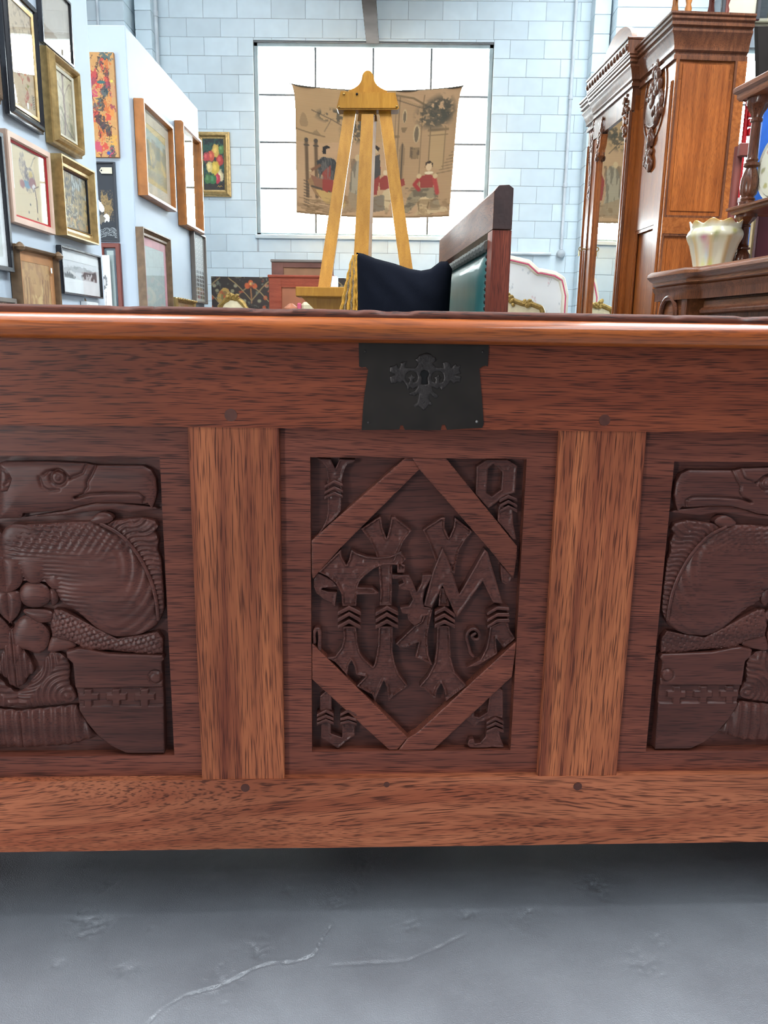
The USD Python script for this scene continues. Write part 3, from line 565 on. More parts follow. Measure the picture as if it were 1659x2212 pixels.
# ---------------------------------------------------------------- room shell
mat('floor_paint', {'tc': ('texture_coordinate', {}), 'n': ('noise_texture', {'scale': 5, 'detail': 3}), 'r': ('rgb_ramp', {'ramp': [(.3, lin((100, 102, 107))), (.7, lin((122, 125, 130)))]}),
    'g': ('noise_texture', {'scale': 600, 'detail': 1}), 'b': ('bump', {'strength': .35, 'distance': .002}), 'p': ('principled_bsdf', {'roughness': .36, 'coat_weight': .3, 'coat_roughness': .25})},
    [('tc.object', 'n.vector'), ('n.fac', 'r.fac'), ('r.color', 'p.base_color'), ('tc.object', 'g.vector'), ('g.fac', 'b.height'), ('b.normal', 'p.normal')], 'p.BSDF')
def floor_mesh():
    X0, X1, Y0, Y1 = -7, 7, -6, 10
    xs = np.unique(np.r_[np.linspace(X0, -.8, 25), np.linspace(-.8, .9, 620), np.linspace(.9, X1, 25)])
    ys = np.unique(np.r_[np.linspace(Y0, .6, 25), np.linspace(.6, 1.35, 300), np.linspace(1.35, Y1, 30)])
    gx, gy = np.meshgrid(xs, ys); p = np.column_stack([gx.ravel(), gy.ravel()]); z = np.zeros(len(p))
    m = (p[:, 0] > -.85) & (p[:, 0] < .95) & (p[:, 1] > .55) & (p[:, 1] < 1.4); q = p[m]
    h = .0016 * n2(q, 9, 3) + .0007 * n2(q, 60, 5)
    rough = np.clip(meshkit.fbm(np.column_stack([q * 14, 0 * q[:, :1]]), 3, 12) - .56, 0, 1)
    h += .012 * rough * n2(q, 55, 8)
    def pt(l): return [tuple(P(a, b, Z=0)[:2]) for a, b in l]
    cr = pt([(300, 2230), (345, 2185), (400, 2150), (460, 2135), (520, 2108), (560, 2088), (580, 2082), (640, 2078), (680, 2062), (695, 2030), (715, 2000)]); crd = seg_dist(q, cr) + .004 * n2(q, 90, 2)
    h += -.0026 * np.exp(-(crd / .0011) ** 2) * np.clip(1.2 + 3 * n2(q, 30, 6), .1, 2) + .0006 * np.exp(-((crd - .003) / .003) ** 2) * np.clip(1.2 + 4 * n2(q, 40, 9), 0, 2)
    cr2 = seg_dist(q, pt([(715, 2085), (800, 2080), (880, 2075), (940, 2050), (1000, 2020)])) + .005 * n2(q, 80, 4)
    h += -.0016 * np.exp(-(cr2 / .0016) ** 2)
    for a, b, r, d in ((195, 2000, .020, .005), (210, 1990, .012, .004), (275, 2095, .014, .003), (555, 2050, .012, .004), (560, 2065, .010, .003), (1015, 1975, .012, .0045), (890, 1995, .014, .003), (1285, 1912, .015, .006), (1140, 1972, .012, .003), (1385, 2085, .016, .003), (785, 1870, .014, .003), (770, 1920, .008, .003), (625, 1925, .008, .003), (330, 2005, .006, .003), (120, 2085, .008, .003), (1300, 1940, .010, .003), (235, 1915, .008, .003), (720, 1945, .012, .003), (1430, 2035, .010, .002), (480, 2120, .016, .003)):
        c = P(a, b, Z=0)[:2]; dd = np.hypot(*(q - c).T) * (1 + 1.8 * n2(q, 90, a))
        h += d * (-np.exp(-(dd / r) ** 2) * (.5 + 2.2 * n2(q, 140, b)) + .4 * np.exp(-((dd - r) / (r * .5)) ** 2) * (n2(q, 120, 1) + .1))
    fade = np.clip(np.minimum.reduce([q[:, 0] + .8, .9 - q[:, 0], q[:, 1] - .6, 1.35 - q[:, 1]]) / .05, 0, 1)
    z[m] = h * fade
    ny, nx = gx.shape; i = np.arange(nx * ny).reshape(ny, nx)
    f = np.vstack([np.column_stack([i[:-1, :-1].ravel(), i[:-1, 1:].ravel(), i[1:, 1:].ravel()]), np.column_stack([i[:-1, :-1].ravel(), i[1:, 1:].ravel(), i[1:, :-1].ravel()])])
    return trimesh.Trimesh(np.column_stack([p, z]), f, process=False)
obj('floor', floor_mesh(), 'floor_paint', kind='structure', smooth=True, label='grey painted concrete floor with chips and a crack', cat='floor')
plain('white_masonry', (208, 221, 227), .55, vary=.04, vscale=4)
plain('white_mortar', (176, 184, 190), .7, vary=.06)
plain('white_plaster', (184, 198, 211), .6, vary=.02, vscale=2)
# shell: the block wall with its steel window
YW = 10.0
WX0, WX1 = P(551, 300, Y=YW)[0], P(1059, 300, Y=YW)[0]
WZ0, WZ1 = P(800, 512, Y=YW)[2], P(800, 89, Y=YW)[2]
W2 = (3.75, 5.35, 1.9, 4.2)
plain('steel_grey', (96, 98, 100), .5, metal=.2)
plain('steel_pale', (150, 165, 168), .55)
plain('conduit_white', (206, 214, 220), .45)
wall = thing('wall_back', 'white painted concrete block wall with a steel window', kind='structure')
full = sbox(-7, 0, 7, CEIL).difference(sbox(WX0, WZ0, WX1, WZ1)).difference(sbox(W2[0], W2[2], W2[1], W2[3]))
obj('mortar', extr(full, .2, 'y', YW + .0045), 'white_mortar', wall, kind='structure')
mats = []
for k, s in enumerate((1.0, .975, 1.02)):
    nm = 'white_block' + ('' if k == 0 else '_%03d' % k); plain(nm, tuple(min(255, v * s) for v in (208, 223, 230)), .5, vary=.035, vscale=5 + k); mats.append(nm)
def cut_block(x0, x1, z0, z1):
    out = [(x0, z0, x1, z1)]
    for wx0, wx1, wz0, wz1 in ((WX0, WX1, WZ0, WZ1), W2):
        nxt = []
        for a, c, b, d in out:
            if b <= wx0 or a >= wx1 or d <= wz0 or c >= wz1: nxt.append((a, c, b, d)); continue
            if a < wx0: nxt.append((a, c, wx0, d))
            if b > wx1: nxt.append((wx1, c, b, d))
            a2, b2 = max(a, wx0), min(b, wx1)
            if c < wz0: nxt.append((a2, c, b2, wz0))
            if d > wz1: nxt.append((a2, wz1, b2, d))
        out = nxt
    return [o for o in out if (o[2] - o[0]) > .02 and (o[3] - o[1]) > .02]
zoff = P(480, 161, Y=YW)[2] % .2
nblk = 0
for row in range(5, 28):
    z0 = zoff + (row - 1) * .2; z1 = z0 + .2
    if z1 > CEIL or z1 < 1.0: continue
    x = -3.35 + (row % 2) * .2
    while x < 3.0:
        for b in cut_block(x, x + .4, z0, z1):
            if z1 > 4.95 and abs(x) > 3.2: continue
            if b[2] - b[0] > .44: continue
            pr = rng.uniform(-.0015, .0015)
            obj('block', bx(b[0] + .0025, b[2] - .0025, YW + pr, YW + .03, b[1] + .0025, b[3] - .0025, .003), mats[int(rng.integers(3))], wall, kind='structure', smooth=False); nblk += 1
        x += .4
pane_look('window_pane', (.97, 1, 1))
def window(n, x0, x1, z0, z1, nx, nz, label):
    t = thing('window_%d' % n, label, kind='structure')
    fr = cat_(bx(x0, x0 + .05, YW + .02, YW + .09, z0, z1, .006), bx(x1 - .05, x1, YW + .02, YW + .09, z0, z1, .006), bx(x0, x1, YW + .02, YW + .09, z1 - .06, z1, .006), bx(x0, x1, YW + .02, YW + .09, z0, z0 + .04, .006))
    obj('window_frame', fr, 'steel_pale', t)
    obj('sill', bx(x0 - .02, x1 + .02, YW - .03, YW + .12, z0 - .035, z0 + .012, .006), 'white_masonry', t)
    obj('lintel', bx(x0 + .003, x1 - .003, YW + .004, YW + .1, z1 - .02, z1 - .002, .004), 'steel_grey', t)
    ix0, ix1, iz0, iz1 = x0 + .04, x1 - .04, z0 + .03, z1 - .05
    for i in range(1, nx): xm = ix0 + (ix1 - ix0) * i / nx; obj('mullion', bx(xm - .011, xm + .011, YW + .035, YW + .075, iz0, iz1, .004), 'steel_grey', t)
    for i in range(1, nz): zm = iz0 + (iz1 - iz0) * i / nz; obj('glazing_bar', bx(ix0, ix1, YW + .037, YW + .073, zm - .011, zm + .011, .004), 'steel_grey', t)
    for i in range(nx):
        for j in range(nz):
            a, b = ix0 + (ix1 - ix0) * i / nx, ix0 + (ix1 - ix0) * (i + 1) / nx; c, d = iz0 + (iz1 - iz0) * j / nz, iz0 + (iz1 - iz0) * (j + 1) / nz
            obj('pane', bx(a, b, YW + .053, YW + .057, c, d), 'window_pane', t)
window(1, WX0, WX1, WZ0, WZ1, 4, 4, 'large steel window of sixteen bright panes')
t = thing('window_3', 'added unseen window frame around the side light on the left wall', kind='structure')  # unseen frame added around the side light; the wall behind is solid
obj('window_frame', cat_(*[bx(-7.0, -6.93, a, b, c, d, .005) for a, b, c, d in ((.12, .2, .7, 2.3), (2.4, 2.48, .7, 2.3), (.12, 2.48, .66, .75), (.12, 2.48, 2.25, 2.34))]), 'steel_pale', t)
window(2, *W2, 3, 4, 'second steel window in the back wall, right of the wardrobe')
plain('ceiling_white', (150, 154, 158), .8); plain('shed_wall', (138, 142, 146), .8)
ceil = thing('ceiling', 'white shed roof with two translucent strips', kind='structure')
edges = [-7.0, SKYLIGHTS[0][0] - .6, SKYLIGHTS[0][0] + .6, SKYLIGHTS[1][0] - .75, SKYLIGHTS[1][0] + .75, 7.0]
obj('roof_sheet', bx(-7, 7, -6, YW + .2, CEIL, CEIL + .1), 'ceiling_white', ceil, kind='structure')
obj('wall_left', bx(-7.1, -7, -6, YW + .2, 0, CEIL), 'shed_wall', kind='structure')
obj('wall_right', bx(7, 7.1, -6, YW + .2, 0, CEIL), 'shed_wall', kind='structure')
obj('wall_front', extr(sbox(-7.1, 0, 7.1, CEIL).difference(sbox(-5.6, 0, -4.0, 2.3)), -.1, 'y', -6), 'shed_wall', kind='structure')  # unseen doorway opening added to let sky light fill the chest front
# roof beam, pilasters, pipes
bmx = P(805, 95, Y=YW)[0]; bmz = P(805, 95, Y=YW)[2]
plain('beam_grey', (56, 52, 50), 1.0, specular_ior_level=0.0)
obj('roof_beam', cat_(bx(bmx - .075, bmx + .075, 1.0, YW - .005, bmz, bmz + .02, .004), bx(bmx - .012, bmx + .012, 1.0, YW - .005, bmz + .02, CEIL - .02), bx(bmx - .075, bmx + .075, 1.0, YW - .005, CEIL - .05, CEIL - .01)),
    'beam_grey', kind='structure', label='grey steel roof beam meeting the wall above the window', cat='beam')
def pilaster(xs, label):
    t = thing('pilaster', label, 'pilaster', kind='structure')
    for x0, x1, y in xs:
        for row in range(5, 28):
            z0 = zoff + (row - 1) * .2
            if z0 + .2 > CEIL: break
            obj('block', bx(x0, x1, y, YW - .004, z0 + .003, z0 + .197, .003), mats[row % 3], t, kind='structure', smooth=False)
        obj('mortar', bx(x0 + .006, x1 - .006, y + .006, YW - .004, 0, CEIL - .01), 'white_mortar', t, kind='structure')
xq = lambda px, py, Y=YW: P(px, py, Y=Y)[0]
pilaster([(xq(292, 60, 9.8), xq(327, 60, 9.8), 9.8), (-3.7, xq(268, 40, 9.55), 9.55)], 'white stepped block pilaster left of the window')
pilaster([(xq(1283, 60, 9.8), xq(1318, 60, 9.8), 9.8), (xq(1331, 60, 9.6), 3.4, 9.6)], 'white stepped block pilaster behind the wardrobe')
def pipe(name, label, pts, r, fit=()):
    t = thing(name, label, 'pipe', kind='structure'); obj('tube', tube(np.array(pts), r, 10), 'conduit_white', t)
    for c, rr, l, ax in fit: obj('clip', mv(rot(trimesh.creation.cylinder(rr, l, sections=14), [0, 1, 0], 90 if ax == 'x' else 0), *c), 'conduit_white', t)
a_ = P(334, 30, Y=9.9); 
pipe('conduit', 'white conduit running up beside the left pilaster', [(a_[0], 9.93, .3), (a_[0], 9.93, 5.3)], .026, [((a_[0], 9.93, P(334, 30, Y=9.93)[2]), .036, .06, 'z')])
a_ = P(208, 20, Y=9.5)
pipe('conduit', 'thin white conduit on the front of the left pilaster', [(a_[0], 9.53, .3), (a_[0], 9.53, 5.3)], .014)
a_ = P(1228, 300, Y=9.93); b_ = P(1209, 548, Y=9.93); c_ = P(1100, 550, Y=9.93)
pipe('conduit', 'white conduit right of the window, turning along the wall to a junction', [(a_[0], 9.95, 5.3), (a_[0], 9.95, b_[2] + .05)], .018, [((a_[0], 9.95, P(1225, 210, Y=9.95)[2]), .026, .05, 'z'), ((a_[0], 9.95, P(1225, 400, Y=9.95)[2]), .026, .05, 'z')])
t = thing('junction_box', 'round grey junction with a short pipe stub low on the wall', 'junction box', kind='structure')
obj('box', mv(rot(lathe([(.02, -.05), (.05, -.04), (.055, .0), (.045, .04), (.02, .055)], 16), [1, 0, 0], 90), a_[0], 9.96, b_[2]), 'white_mortar', t)
obj('tube', tube([(c_[0] - .5, 9.97, b_[2] + .0), (a_[0] - .12, 9.97, b_[2])], .02, 10), 'conduit_white', t)
t = thing('trim_1', 'grey steel post rising to the roof at the right', kind='structure')
p0, p1 = P(1652, 40, Y=6.5), P(1662, 220, Y=6.5)
p1 = P(1652, 230, Y=6.5); p0 = P(1646, -60, Y=6.5); dv = (p0 - p1) / (p0 - p1)[2]
obj('brace', tube([p1 - dv * p1[2], p1 + dv * (CEIL - p1[2])], .06, 6), 'beam_grey', t)

# partitions carrying the pictures
X1W = -1.67; Y1E = P(207, 330, X=X1W)[1]
obj('wall_partition', bx(X1W - .12, X1W, 1.7, Y1E, 0, 3.3, .004), 'white_plaster', kind='structure', label='near white picture partition at the left')
X2W = -2.0; Y2N = P(285, 330, X=X2W)[1]; Z2 = P(269, 54, Y=Y2N)[2]; Y2F = P(424, 235, Z=Z2)[1]; Y2F = min(Y2F, 9.3)
part2 = thing('wall_partition', 'far white picture partition with a wide end face', kind='structure')
obj('panel_face', bx(X2W - .9, X2W, Y2N, Y2F, 0, Z2, .006), 'white_plaster', part2, kind='structure')

# ---------------------------------------------------------------- pictures
class Art:
    """A flat print: colours on a grid, 0-100 across and 0-100 down."""
    def __init__(s, w, h, n, bg, mott=.06, freq=9, seed=1):
        s.w, s.h = w, h; s.nx = max(8, int(n)); s.nz = max(8, int(n * h / w))
        gx, gz = np.meshgrid(np.linspace(0, 100, s.nx), np.linspace(0, 100, s.nz)); s.x, s.y = gx.ravel(), gz.ravel(); s.a = h / w
        s.c = np.tile(np.array(lin(bg)), (len(s.x), 1)); s.memo = {}; s.seed = seed
        s.c *= 1 + mott * 4 * s.n(freq)[:, None]
    def n(s, f, sd=0):
        if (f, sd) not in s.memo: s.memo[f, sd] = fbm(np.column_stack([s.x / 100 * f, s.y / 100 * f * s.a, 0 * s.x + sd * 4 + s.seed]), 4, s.seed + sd) - .5
        return s.memo[f, sd]
    def put(s, m, col, a=1.0): m = np.asarray(m, float) * a; s.c = s.c * (1 - m[:, None]) + np.array(lin(col)) * m[:, None]; return s
    def poly(s, pts, col, a=1.0, wob=0, tex=0):
        x, y = s.x, s.y
        if wob: x = x + wob * 2 * s.n(14, 5); y = y + wob * 2 * s.n(14, 6)
        m = shapely.contains_xy(Polygon(pts).buffer(0), x, y).astype(float)
        if tex: m = m * np.clip(.5 + tex * 4 * s.n(30, 7), 0, 1)
        return s.put(m, col, a)
    def ell(s, cx, cy, rx, ry, col, a=1.0, soft=.15, wob=0):
        x = s.x + (wob * 2 * s.n(12, 8) if wob else 0); y = s.y + (wob * 2 * s.n(12, 9) if wob else 0)
        r = np.hypot((x - cx) / rx, (y - cy) / ry); return s.put(np.clip((1 - r) / soft, 0, 1), col, a)
    def line(s, pts, w, col, a=1.0, wob=0):
        x = s.x + (wob * 2 * s.n(10, 3) if wob else 0); y = s.y + (wob * 2 * s.n(10, 4) if wob else 0)
        P_ = np.array([(p, q * s.a) for p, q in pts]); lo, hi = P_.min(0) - w, P_.max(0) + w; y = y * s.a; k = np.nonzero((x > lo[0]) & (x < hi[0]) & (y > lo[1]) & (y < hi[1]))[0]
        m = np.zeros(len(x)); m[k] = np.clip((w - poly_dist(x[k], y[k], P_)) / (w * .5), 0, 1); return s.put(m, col, a)
    def tex(s, col, f, lo, hi, a=1.0, seed=11, box=None, sx=1, sy=1):
        n = meshkit.fbm(np.column_stack([s.x / 100 * f * sx, s.y / 100 * f * s.a * sy, 0 * s.x + seed]), 4, seed); m = np.clip((n - lo) / (hi - lo), 0, 1)
        if box: m = m * ((s.x > box[0]) & (s.x < box[2]) & (s.y > box[1]) & (s.y < box[3]))
        return s.put(m, col, a)
    def bez(s, v): return smooth_closed(v, 3)
    def mesh(s, w=None, h=None, y=0.0):
        w, h = w or s.w, h or s.h; i = np.arange(s.nx * s.nz).reshape(s.nz, s.nx)
        v = np.column_stack([(s.x / 100 - .5) * w, np.full(len(s.x), y), (.5 - s.y / 100) * h])
        f = np.vstack([np.column_stack([i[:-1, :-1].ravel(), i[1:, 1:].ravel(), i[:-1, 1:].ravel()]), np.column_stack([i[:-1, :-1].ravel(), i[1:, :-1].ravel(), i[1:, 1:].ravel()])])
        return trimesh.Trimesh(v, f, process=False)
    def col(s): return np.clip(s.c, 0, 1)
paint_look('print', .6); paint_look('oil_paint', .45, bump=.4, bscale=300); paint_look('cloth_print', .9, bump=.5, bscale=700)
pane_look('picture_glass')
mat('mirror_glass', {'p': ('principled_bsdf', {'base_color': (.86, .9, .88), 'metallic': 1.0, 'roughness': .01})}, [], 'p.BSDF')
plain('gold_leaf', (178, 148, 96), .34, metal=.6, vary=.25, vscale=30, bump=.15, bscale=120)
plain('old_gold', (150, 122, 66), .4, metal=.6, vary=.3, vscale=40, bump=.2, bscale=150)
plain('black_wood', (26, 26, 32), .3, coat=.4)
plain('charcoal_wood', (52, 54, 60), .4, coat=.2)
plain('pink_wood', (206, 172, 150), .45); plain('orange_wood', (176, 110, 50), .4, coat=.2, vary=.18, vscale=14)
plain('brown_wood', (112, 88, 64), .45, vary=.25, vscale=20); plain('grey_wood', (120, 112, 104), .5); plain('red_brown_wood', (116, 56, 46), .45)
plain('mat_cream', (206, 200, 180), .8); plain('mat_white', (226, 230, 230), .8); plain('mat_pink', (214, 158, 168), .8); plain('mat_red', (170, 22, 34), .7); plain('mat_grey', (104, 116, 124), .8); plain('mat_tan', (176, 124, 78), .7, vary=.15, vscale=12)
plain('tag_white', (232, 232, 226), .7)
def frame_mesh(w, h, prof):
    m = sweep([(-o, u) for o, u in prof], [(-w / 2, -h / 2), (w / 2, -h / 2), (w / 2, h / 2), (-w / 2, h / 2)], closed=True)
    v = m.vertices; m = trimesh.Trimesh(np.column_stack([v[:, 0], -v[:, 2], v[:, 1]]), m.faces, process=False); m.fix_normals(); return m
def place(quad, X=None, Y=None):
    """World centre, width and height of the rectangle whose four corners show at these pixels on a wall."""
    k = dict(X=X) if X is not None else dict(Y=Y); q = [P(a, b, **k) for a, b in quad]; ax = 1 if X is not None else 0
    l, r = (q[0][ax] + q[2][ax]) / 2, (q[1][ax] + q[3][ax]) / 2; zt, zb = (q[0][2] + q[1][2]) / 2, (q[2][2] + q[3][2]) / 2
    c = [0, 0, (zt + zb) / 2]; c[ax] = (l + r) / 2; c[1 - ax] = X if X is not None else Y
    return np.array(c), r - l, zt - zb
def picture(quad, label, fmat, prof, art, X=None, Y=None, mount=None, mw=0, glass=True, inner=None, back=.02, tilt=0, name='framed_picture', cat='picture', look='print', group=None, artlabel=None, yaw=0):
    d = max(u for _, u in prof)
    c, w, h = place(quad, X=None if X is None else X + d, Y=None if Y is None else Y - d)
    if X is not None: c[0] = X + .004; rz = 90
    else: c[1] = Y - .004; rz = 0
    t = thing(name, label, cat, c, rz + yaw, group, rx=tilt)
    if yaw: UsdGeom.Xformable(stage.GetPrimAtPath(t)).GetOrderedXformOps()[0].Set(Gf.Vec3d(*(c + ([abs(math.sin(math.radians(yaw))) * w / 2, 0, 0] if X is not None else [0, 0, 0]))))
    obj('frame', frame_mesh(w, h, prof), fmat, t, smooth=25)
    fw = max(o for o, _ in prof); iw, ih = w - 2 * fw, h - 2 * fw; dep = d * .45
    obj('backing', bx(-w / 2 + .004, w / 2 - .004, -.003, 0, -h / 2 + .004, h / 2 - .004), 'brown_wood', t)
    o = 0.0
    if inner:
        obj('slip', frame_mesh(iw + .004, ih + .004, [(0, .003), (0, dep + .008), (inner[1], dep + .004), (inner[1], .003)]), inner[0], t); o = inner[1]; iw -= 2 * o; ih -= 2 * o
    if mount:
        ml, mr, mt, mb = mw if not np.isscalar(mw) else (mw * iw,) * 4
        obj('mount', extr(sbox(-iw / 2 - .002, -ih / 2 - .002, iw / 2 + .002, ih / 2 + .002).difference(sbox(-iw / 2 + ml, -ih / 2 + mb, iw / 2 - mr, ih / 2 - mt)), .002, 'y', -dep), mount, t)
        aw, ah, ox, oz = iw - ml - mr, ih - mt - mb, (ml - mr) / 2, (mb - mt) / 2
    else: aw, ah, ox, oz = iw, ih, 0, 0
    if callable(art):
        A_ = art(aw, ah); obj('print', mv(A_.mesh(aw + .002, ah + .002, -dep + .0012), ox, 0, oz), look, t, col=A_.col(), label=artlabel)
    elif art: obj('mirror_plate' if art == 'mirror_glass' else 'sheet', bx(-aw / 2, aw / 2, -dep, -dep + .003, -ah / 2, ah / 2), art, t)
    if glass: obj('glass', bx(-iw / 2, iw / 2, -dep - .004, -dep - .002, -ih / 2, ih / 2), 'picture_glass', t)
    return t, w, h, d
def price_tag(t, x, z, y, s=.012): obj('price_tag', bx(x - s * .6, x + s * .6, y - .001, y, z - s, z + s), 'tag_white', t)
flatp = lambda w, d: [(0, 0), (0, d * .8), (w * .1, d), (w * .85, d), (w, d * .75), (w, 0)]
scoop = lambda w, d: [(0, 0), (0, d), (w * .15, d), (w * .3, d * .8), (w * .55, d * .62), (w * .8, d * .6), (w * .88, d * .7), (w, d * .5), (w, 0)]
raised = lambda w, d: [(0, 0), (0, d * .55), (w * .18, d * .62), (w * .3, d * .9), (w * .5, d), (w * .68, d * .85), (w * .75, d * .6), (w, d * .5), (w, 0)]
def art_sampler(w, h):
    a = Art(w, h, 110, (186, 168, 138), .05, 30)
    for x, y, c in ((60, 62, (196, 112, 62)), (75, 66, (142, 70, 52)), (82, 55, (96, 110, 120)), (30, 66, (150, 90, 72))): a.ell(x, y, 8, 4, c, .9, .4, 3)
    for x, y in ((45, 72), (60, 88), (78, 92), (55, 92)): a.line([(x - 5, y - 3), (x, y), (x + 5, y - 3)], 1.6, (178, 92, 78)); a.line([(x, y), (x, y + 3)], 1.3, (150, 70, 62))
    a.line([(66, 78), (72, 83), (66, 88), (60, 83), (66, 78)], 1.3, (176, 96, 84)); a.line([(66, 80.5), (69, 83), (66, 86), (63, 83), (66, 80.5)], 1, (150, 60, 60))
    for k in range(6): a.line([(86, 80 + 2.4 * k), (91, 82 + 2.4 * k), (96, 80 + 2.4 * k)], 1.1, (74, 80, 84))
    for k in range(5): a.line([(64 + 3 * k, 72), (68, 75.5)], 1, (122, 124, 62))
    a.line([(58, 77), (66, 78)], 2, (160, 124, 56)); a.tex((110, 90, 70), 14, .52, .7, .6, 4, (0, 0, 100, 60)); return a
def art_tree(w, h):
    a = Art(w, h, 110, (168, 158, 128), .12, 12, 3)
    a.tex((94, 98, 66), 8, .5, .62, .7, 3, (0, 55, 100, 100)).tex((196, 186, 156), 7, .52, .66, .7, 5).tex((128, 104, 92), 10, .55, .65, .6, 8)
    a.line([(52, 0), (50, 30), (54, 60), (46, 100)], 6, (96, 66, 62), .9, 4).line([(52, 40), (72, 20), (90, 8)], 2, (96, 70, 62), .8, 3).line([(50, 35), (24, 18), (8, 10)], 2, (104, 80, 70), .8, 3).line([(53, 70), (66, 88), (96, 98)], 3, (70, 58, 50), .8, 4)
    for k in range(14): a.line([(20 + 6 * k, 100), (18 + 6 * k + 8 * math.sin(k * 2.1), 70 + 10 * math.sin(k))], 1.2, (66, 62, 48), .7, 4)
    return a
def art_bird(w, h):
    a = Art(w, h, 110, (206, 190, 152), .02, 4)
    a.poly([(0, 0), (9, 0), (9, 62), (0, 62)], (236, 238, 234));  # white strip at left: window reflection painted into the print colours
    a.poly(a.bez([(30, 6), (38, 2), (46, 20), (52, 44), (40, 52), (30, 40), (22, 26)]), (104, 92, 104), .9, 2, .6)
    a.poly(a.bez([(36, 30), (62, 16), (70, 36), (66, 56), (48, 62), (36, 56)]), (92, 82, 92), .9, 4, .7)
    a.ell(44, 50, 12, 7, (82, 128, 152), .95, .3, 3).ell(60, 46, 12, 8, (126, 54, 66), .9, .3, 4).ell(30, 52, 8, 6, (142, 74, 78), .9, .3, 3).ell(56, 34, 6, 6, (186, 160, 78), .9, .4, 3).ell(64, 50, 6, 4, (216, 214, 212), .9, .3, 2)
    a.line([(66, 54), (70, 70), (70, 86)], 1.5, (86, 74, 82), 1, 1).line([(60, 20), (68, 8), (74, 4)], 1, (120, 116, 104)).line([(64, 52), (78, 46)], 1, (86, 60, 60))
    for x, y in ((50, 78), (44, 90), (69, 96)): a.ell(x, y, 1.8, 2.2, (70, 66, 66))
    return a
def art_forest(w, h):
    a = Art(w, h, 110, (142, 124, 84), .15, 10, 6)
    a.tex((66, 62, 46), 14, .5, .6, .85, 2).tex((178, 150, 84), 13, .55, .66, .8, 5, (10, 40, 100, 100)).tex((150, 164, 164), 6, .5, .62, .7, 7, (40, 0, 100, 40)).tex((44, 44, 38), 18, .54, .62, .8, 12, (0, 0, 55, 100)).tex((166, 116, 52), 16, .56, .64, .8, 15, (30, 70, 100, 100))
    for k in range(9): a.line([(8 + 8 * k, 0), (10 + 8 * k + 3 * math.sin(k), 60 + 8 * math.sin(3 * k))], 1.4, (58, 52, 44), .8, 3)
    return a.tex((184, 176, 150), 20, .58, .66, .7, 18, (0, 55, 60, 100), 1, 2.5)
def art_landscape(w, h):
    a = Art(w, h, 120, (206, 210, 212), .03, 8)
    a.poly([(0, 48), (25, 30), (60, 26), (100, 40), (100, 60), (0, 60)], (160, 164, 166), .8, 4).tex((110, 114, 116), 12, .5, .62, .5, 4, (10, 26, 100, 55), 1, 3)
    a.poly([(0, 62), (14, 56), (28, 70), (34, 84), (30, 100), (0, 94)], (60, 60, 60), .95, 4).poly([(50, 72), (62, 52), (84, 48), (96, 36), (100, 60), (100, 96), (70, 92), (52, 96)], (74, 74, 76), .95, 5)
    return a.poly([(0, 92), (50, 99), (100, 95), (100, 100), (0, 100)], (120, 122, 122)).tex((196, 198, 198), 18, .55, .62, .8, 9, (0, 58, 100, 96)).line([(20, 60), (44, 92)], 2, (206, 206, 206)).line([(84, 60), (74, 92)], 2, (200, 200, 200))
def art_woods(w, h):
    a = Art(w, h, 90, (176, 140, 92), .08, 8)
    a.tex((146, 104, 66), 7, .48, .62, .7, 3, None, 1.6, .5).tex((206, 178, 122), 6, .52, .64, .7, 5, (25, 25, 75, 100))
    for x in (14, 24, 72, 82, 90): a.line([(x, 30), (x - 2, 70), (x + 1, 100)], 2, (120, 84, 58), .8, 3)
    return a.tex((150, 112, 78), 11, .52, .6, .6, 7, (0, 0, 100, 40))
def art_abstract(w, h):
    a = Art(w, h, 110, (190, 142, 84), .08, 8); r2 = np.random.default_rng(4)
    cols = [(178, 52, 62), (196, 62, 50), (190, 104, 44), (70, 92, 92), (142, 50, 70), (206, 132, 60), (60, 52, 52), (186, 60, 96), (206, 156, 66)]
    for k in range(46): a.ell(r2.uniform(0, 85), r2.uniform(0, 100), r2.uniform(8, 22), r2.uniform(2.5, 6), cols[int(r2.integers(9))], .9, .12, 9)
    for k in range(34):
        x, y = r2.uniform(0, 90), r2.uniform(2, 98); p = [(x + r2.normal(0, 11), y + r2.normal(0, 3)) for _ in range(4)]; a.line(p + [p[0]], 1.7, [(48, 36, 40), (112, 30, 44), (40, 62, 66)][k % 3], .9, 6)
    a.poly([(78, 10), (100, 10), (100, 52), (86, 50)], (186, 144, 92), .85, 6).ell(45, 28, 18, 1.6, (44, 96, 96)).ell(60, 96, 8, 1.8, (44, 76, 150)); a.ell(88, 27, 6, 1.4, (206, 190, 80)); return a
def art_night(w, h):
    a = Art(w, h, 90, (42, 48, 56), .04, 6)
    a.poly([(24, 46), (32, 34), (40, 42), (60, 38), (62, 48), (84, 46), (76, 54), (86, 60), (72, 66), (60, 74), (40, 66)], (142, 118, 76), 1, 3).tex((96, 84, 66), 18, .5, .6, .7, 3, (20, 34, 88, 76))
    a.poly(a.bez([(0, 42), (14, 48), (34, 52), (44, 60), (30, 64), (14, 60), (4, 54)]), (222, 222, 220), 1, 2).poly(a.bez([(26, 68), (50, 64), (66, 68), (62, 76), (48, 74), (36, 76)]), (222, 224, 224), 1, 2).poly([(0, 68), (30, 66), (44, 72), (20, 78), (0, 80)], (120, 112, 98), 1, 3)
    for k in range(5): a.line([(0, 86 + 2.6 * k), (30, 85 + 2.6 * k), (50, 83 + 2.4 * k), (80, 84 + 2.4 * k), (100, 87 + 2.4 * k)], 2.4, (160, 168, 172), .8, 3)
    return a
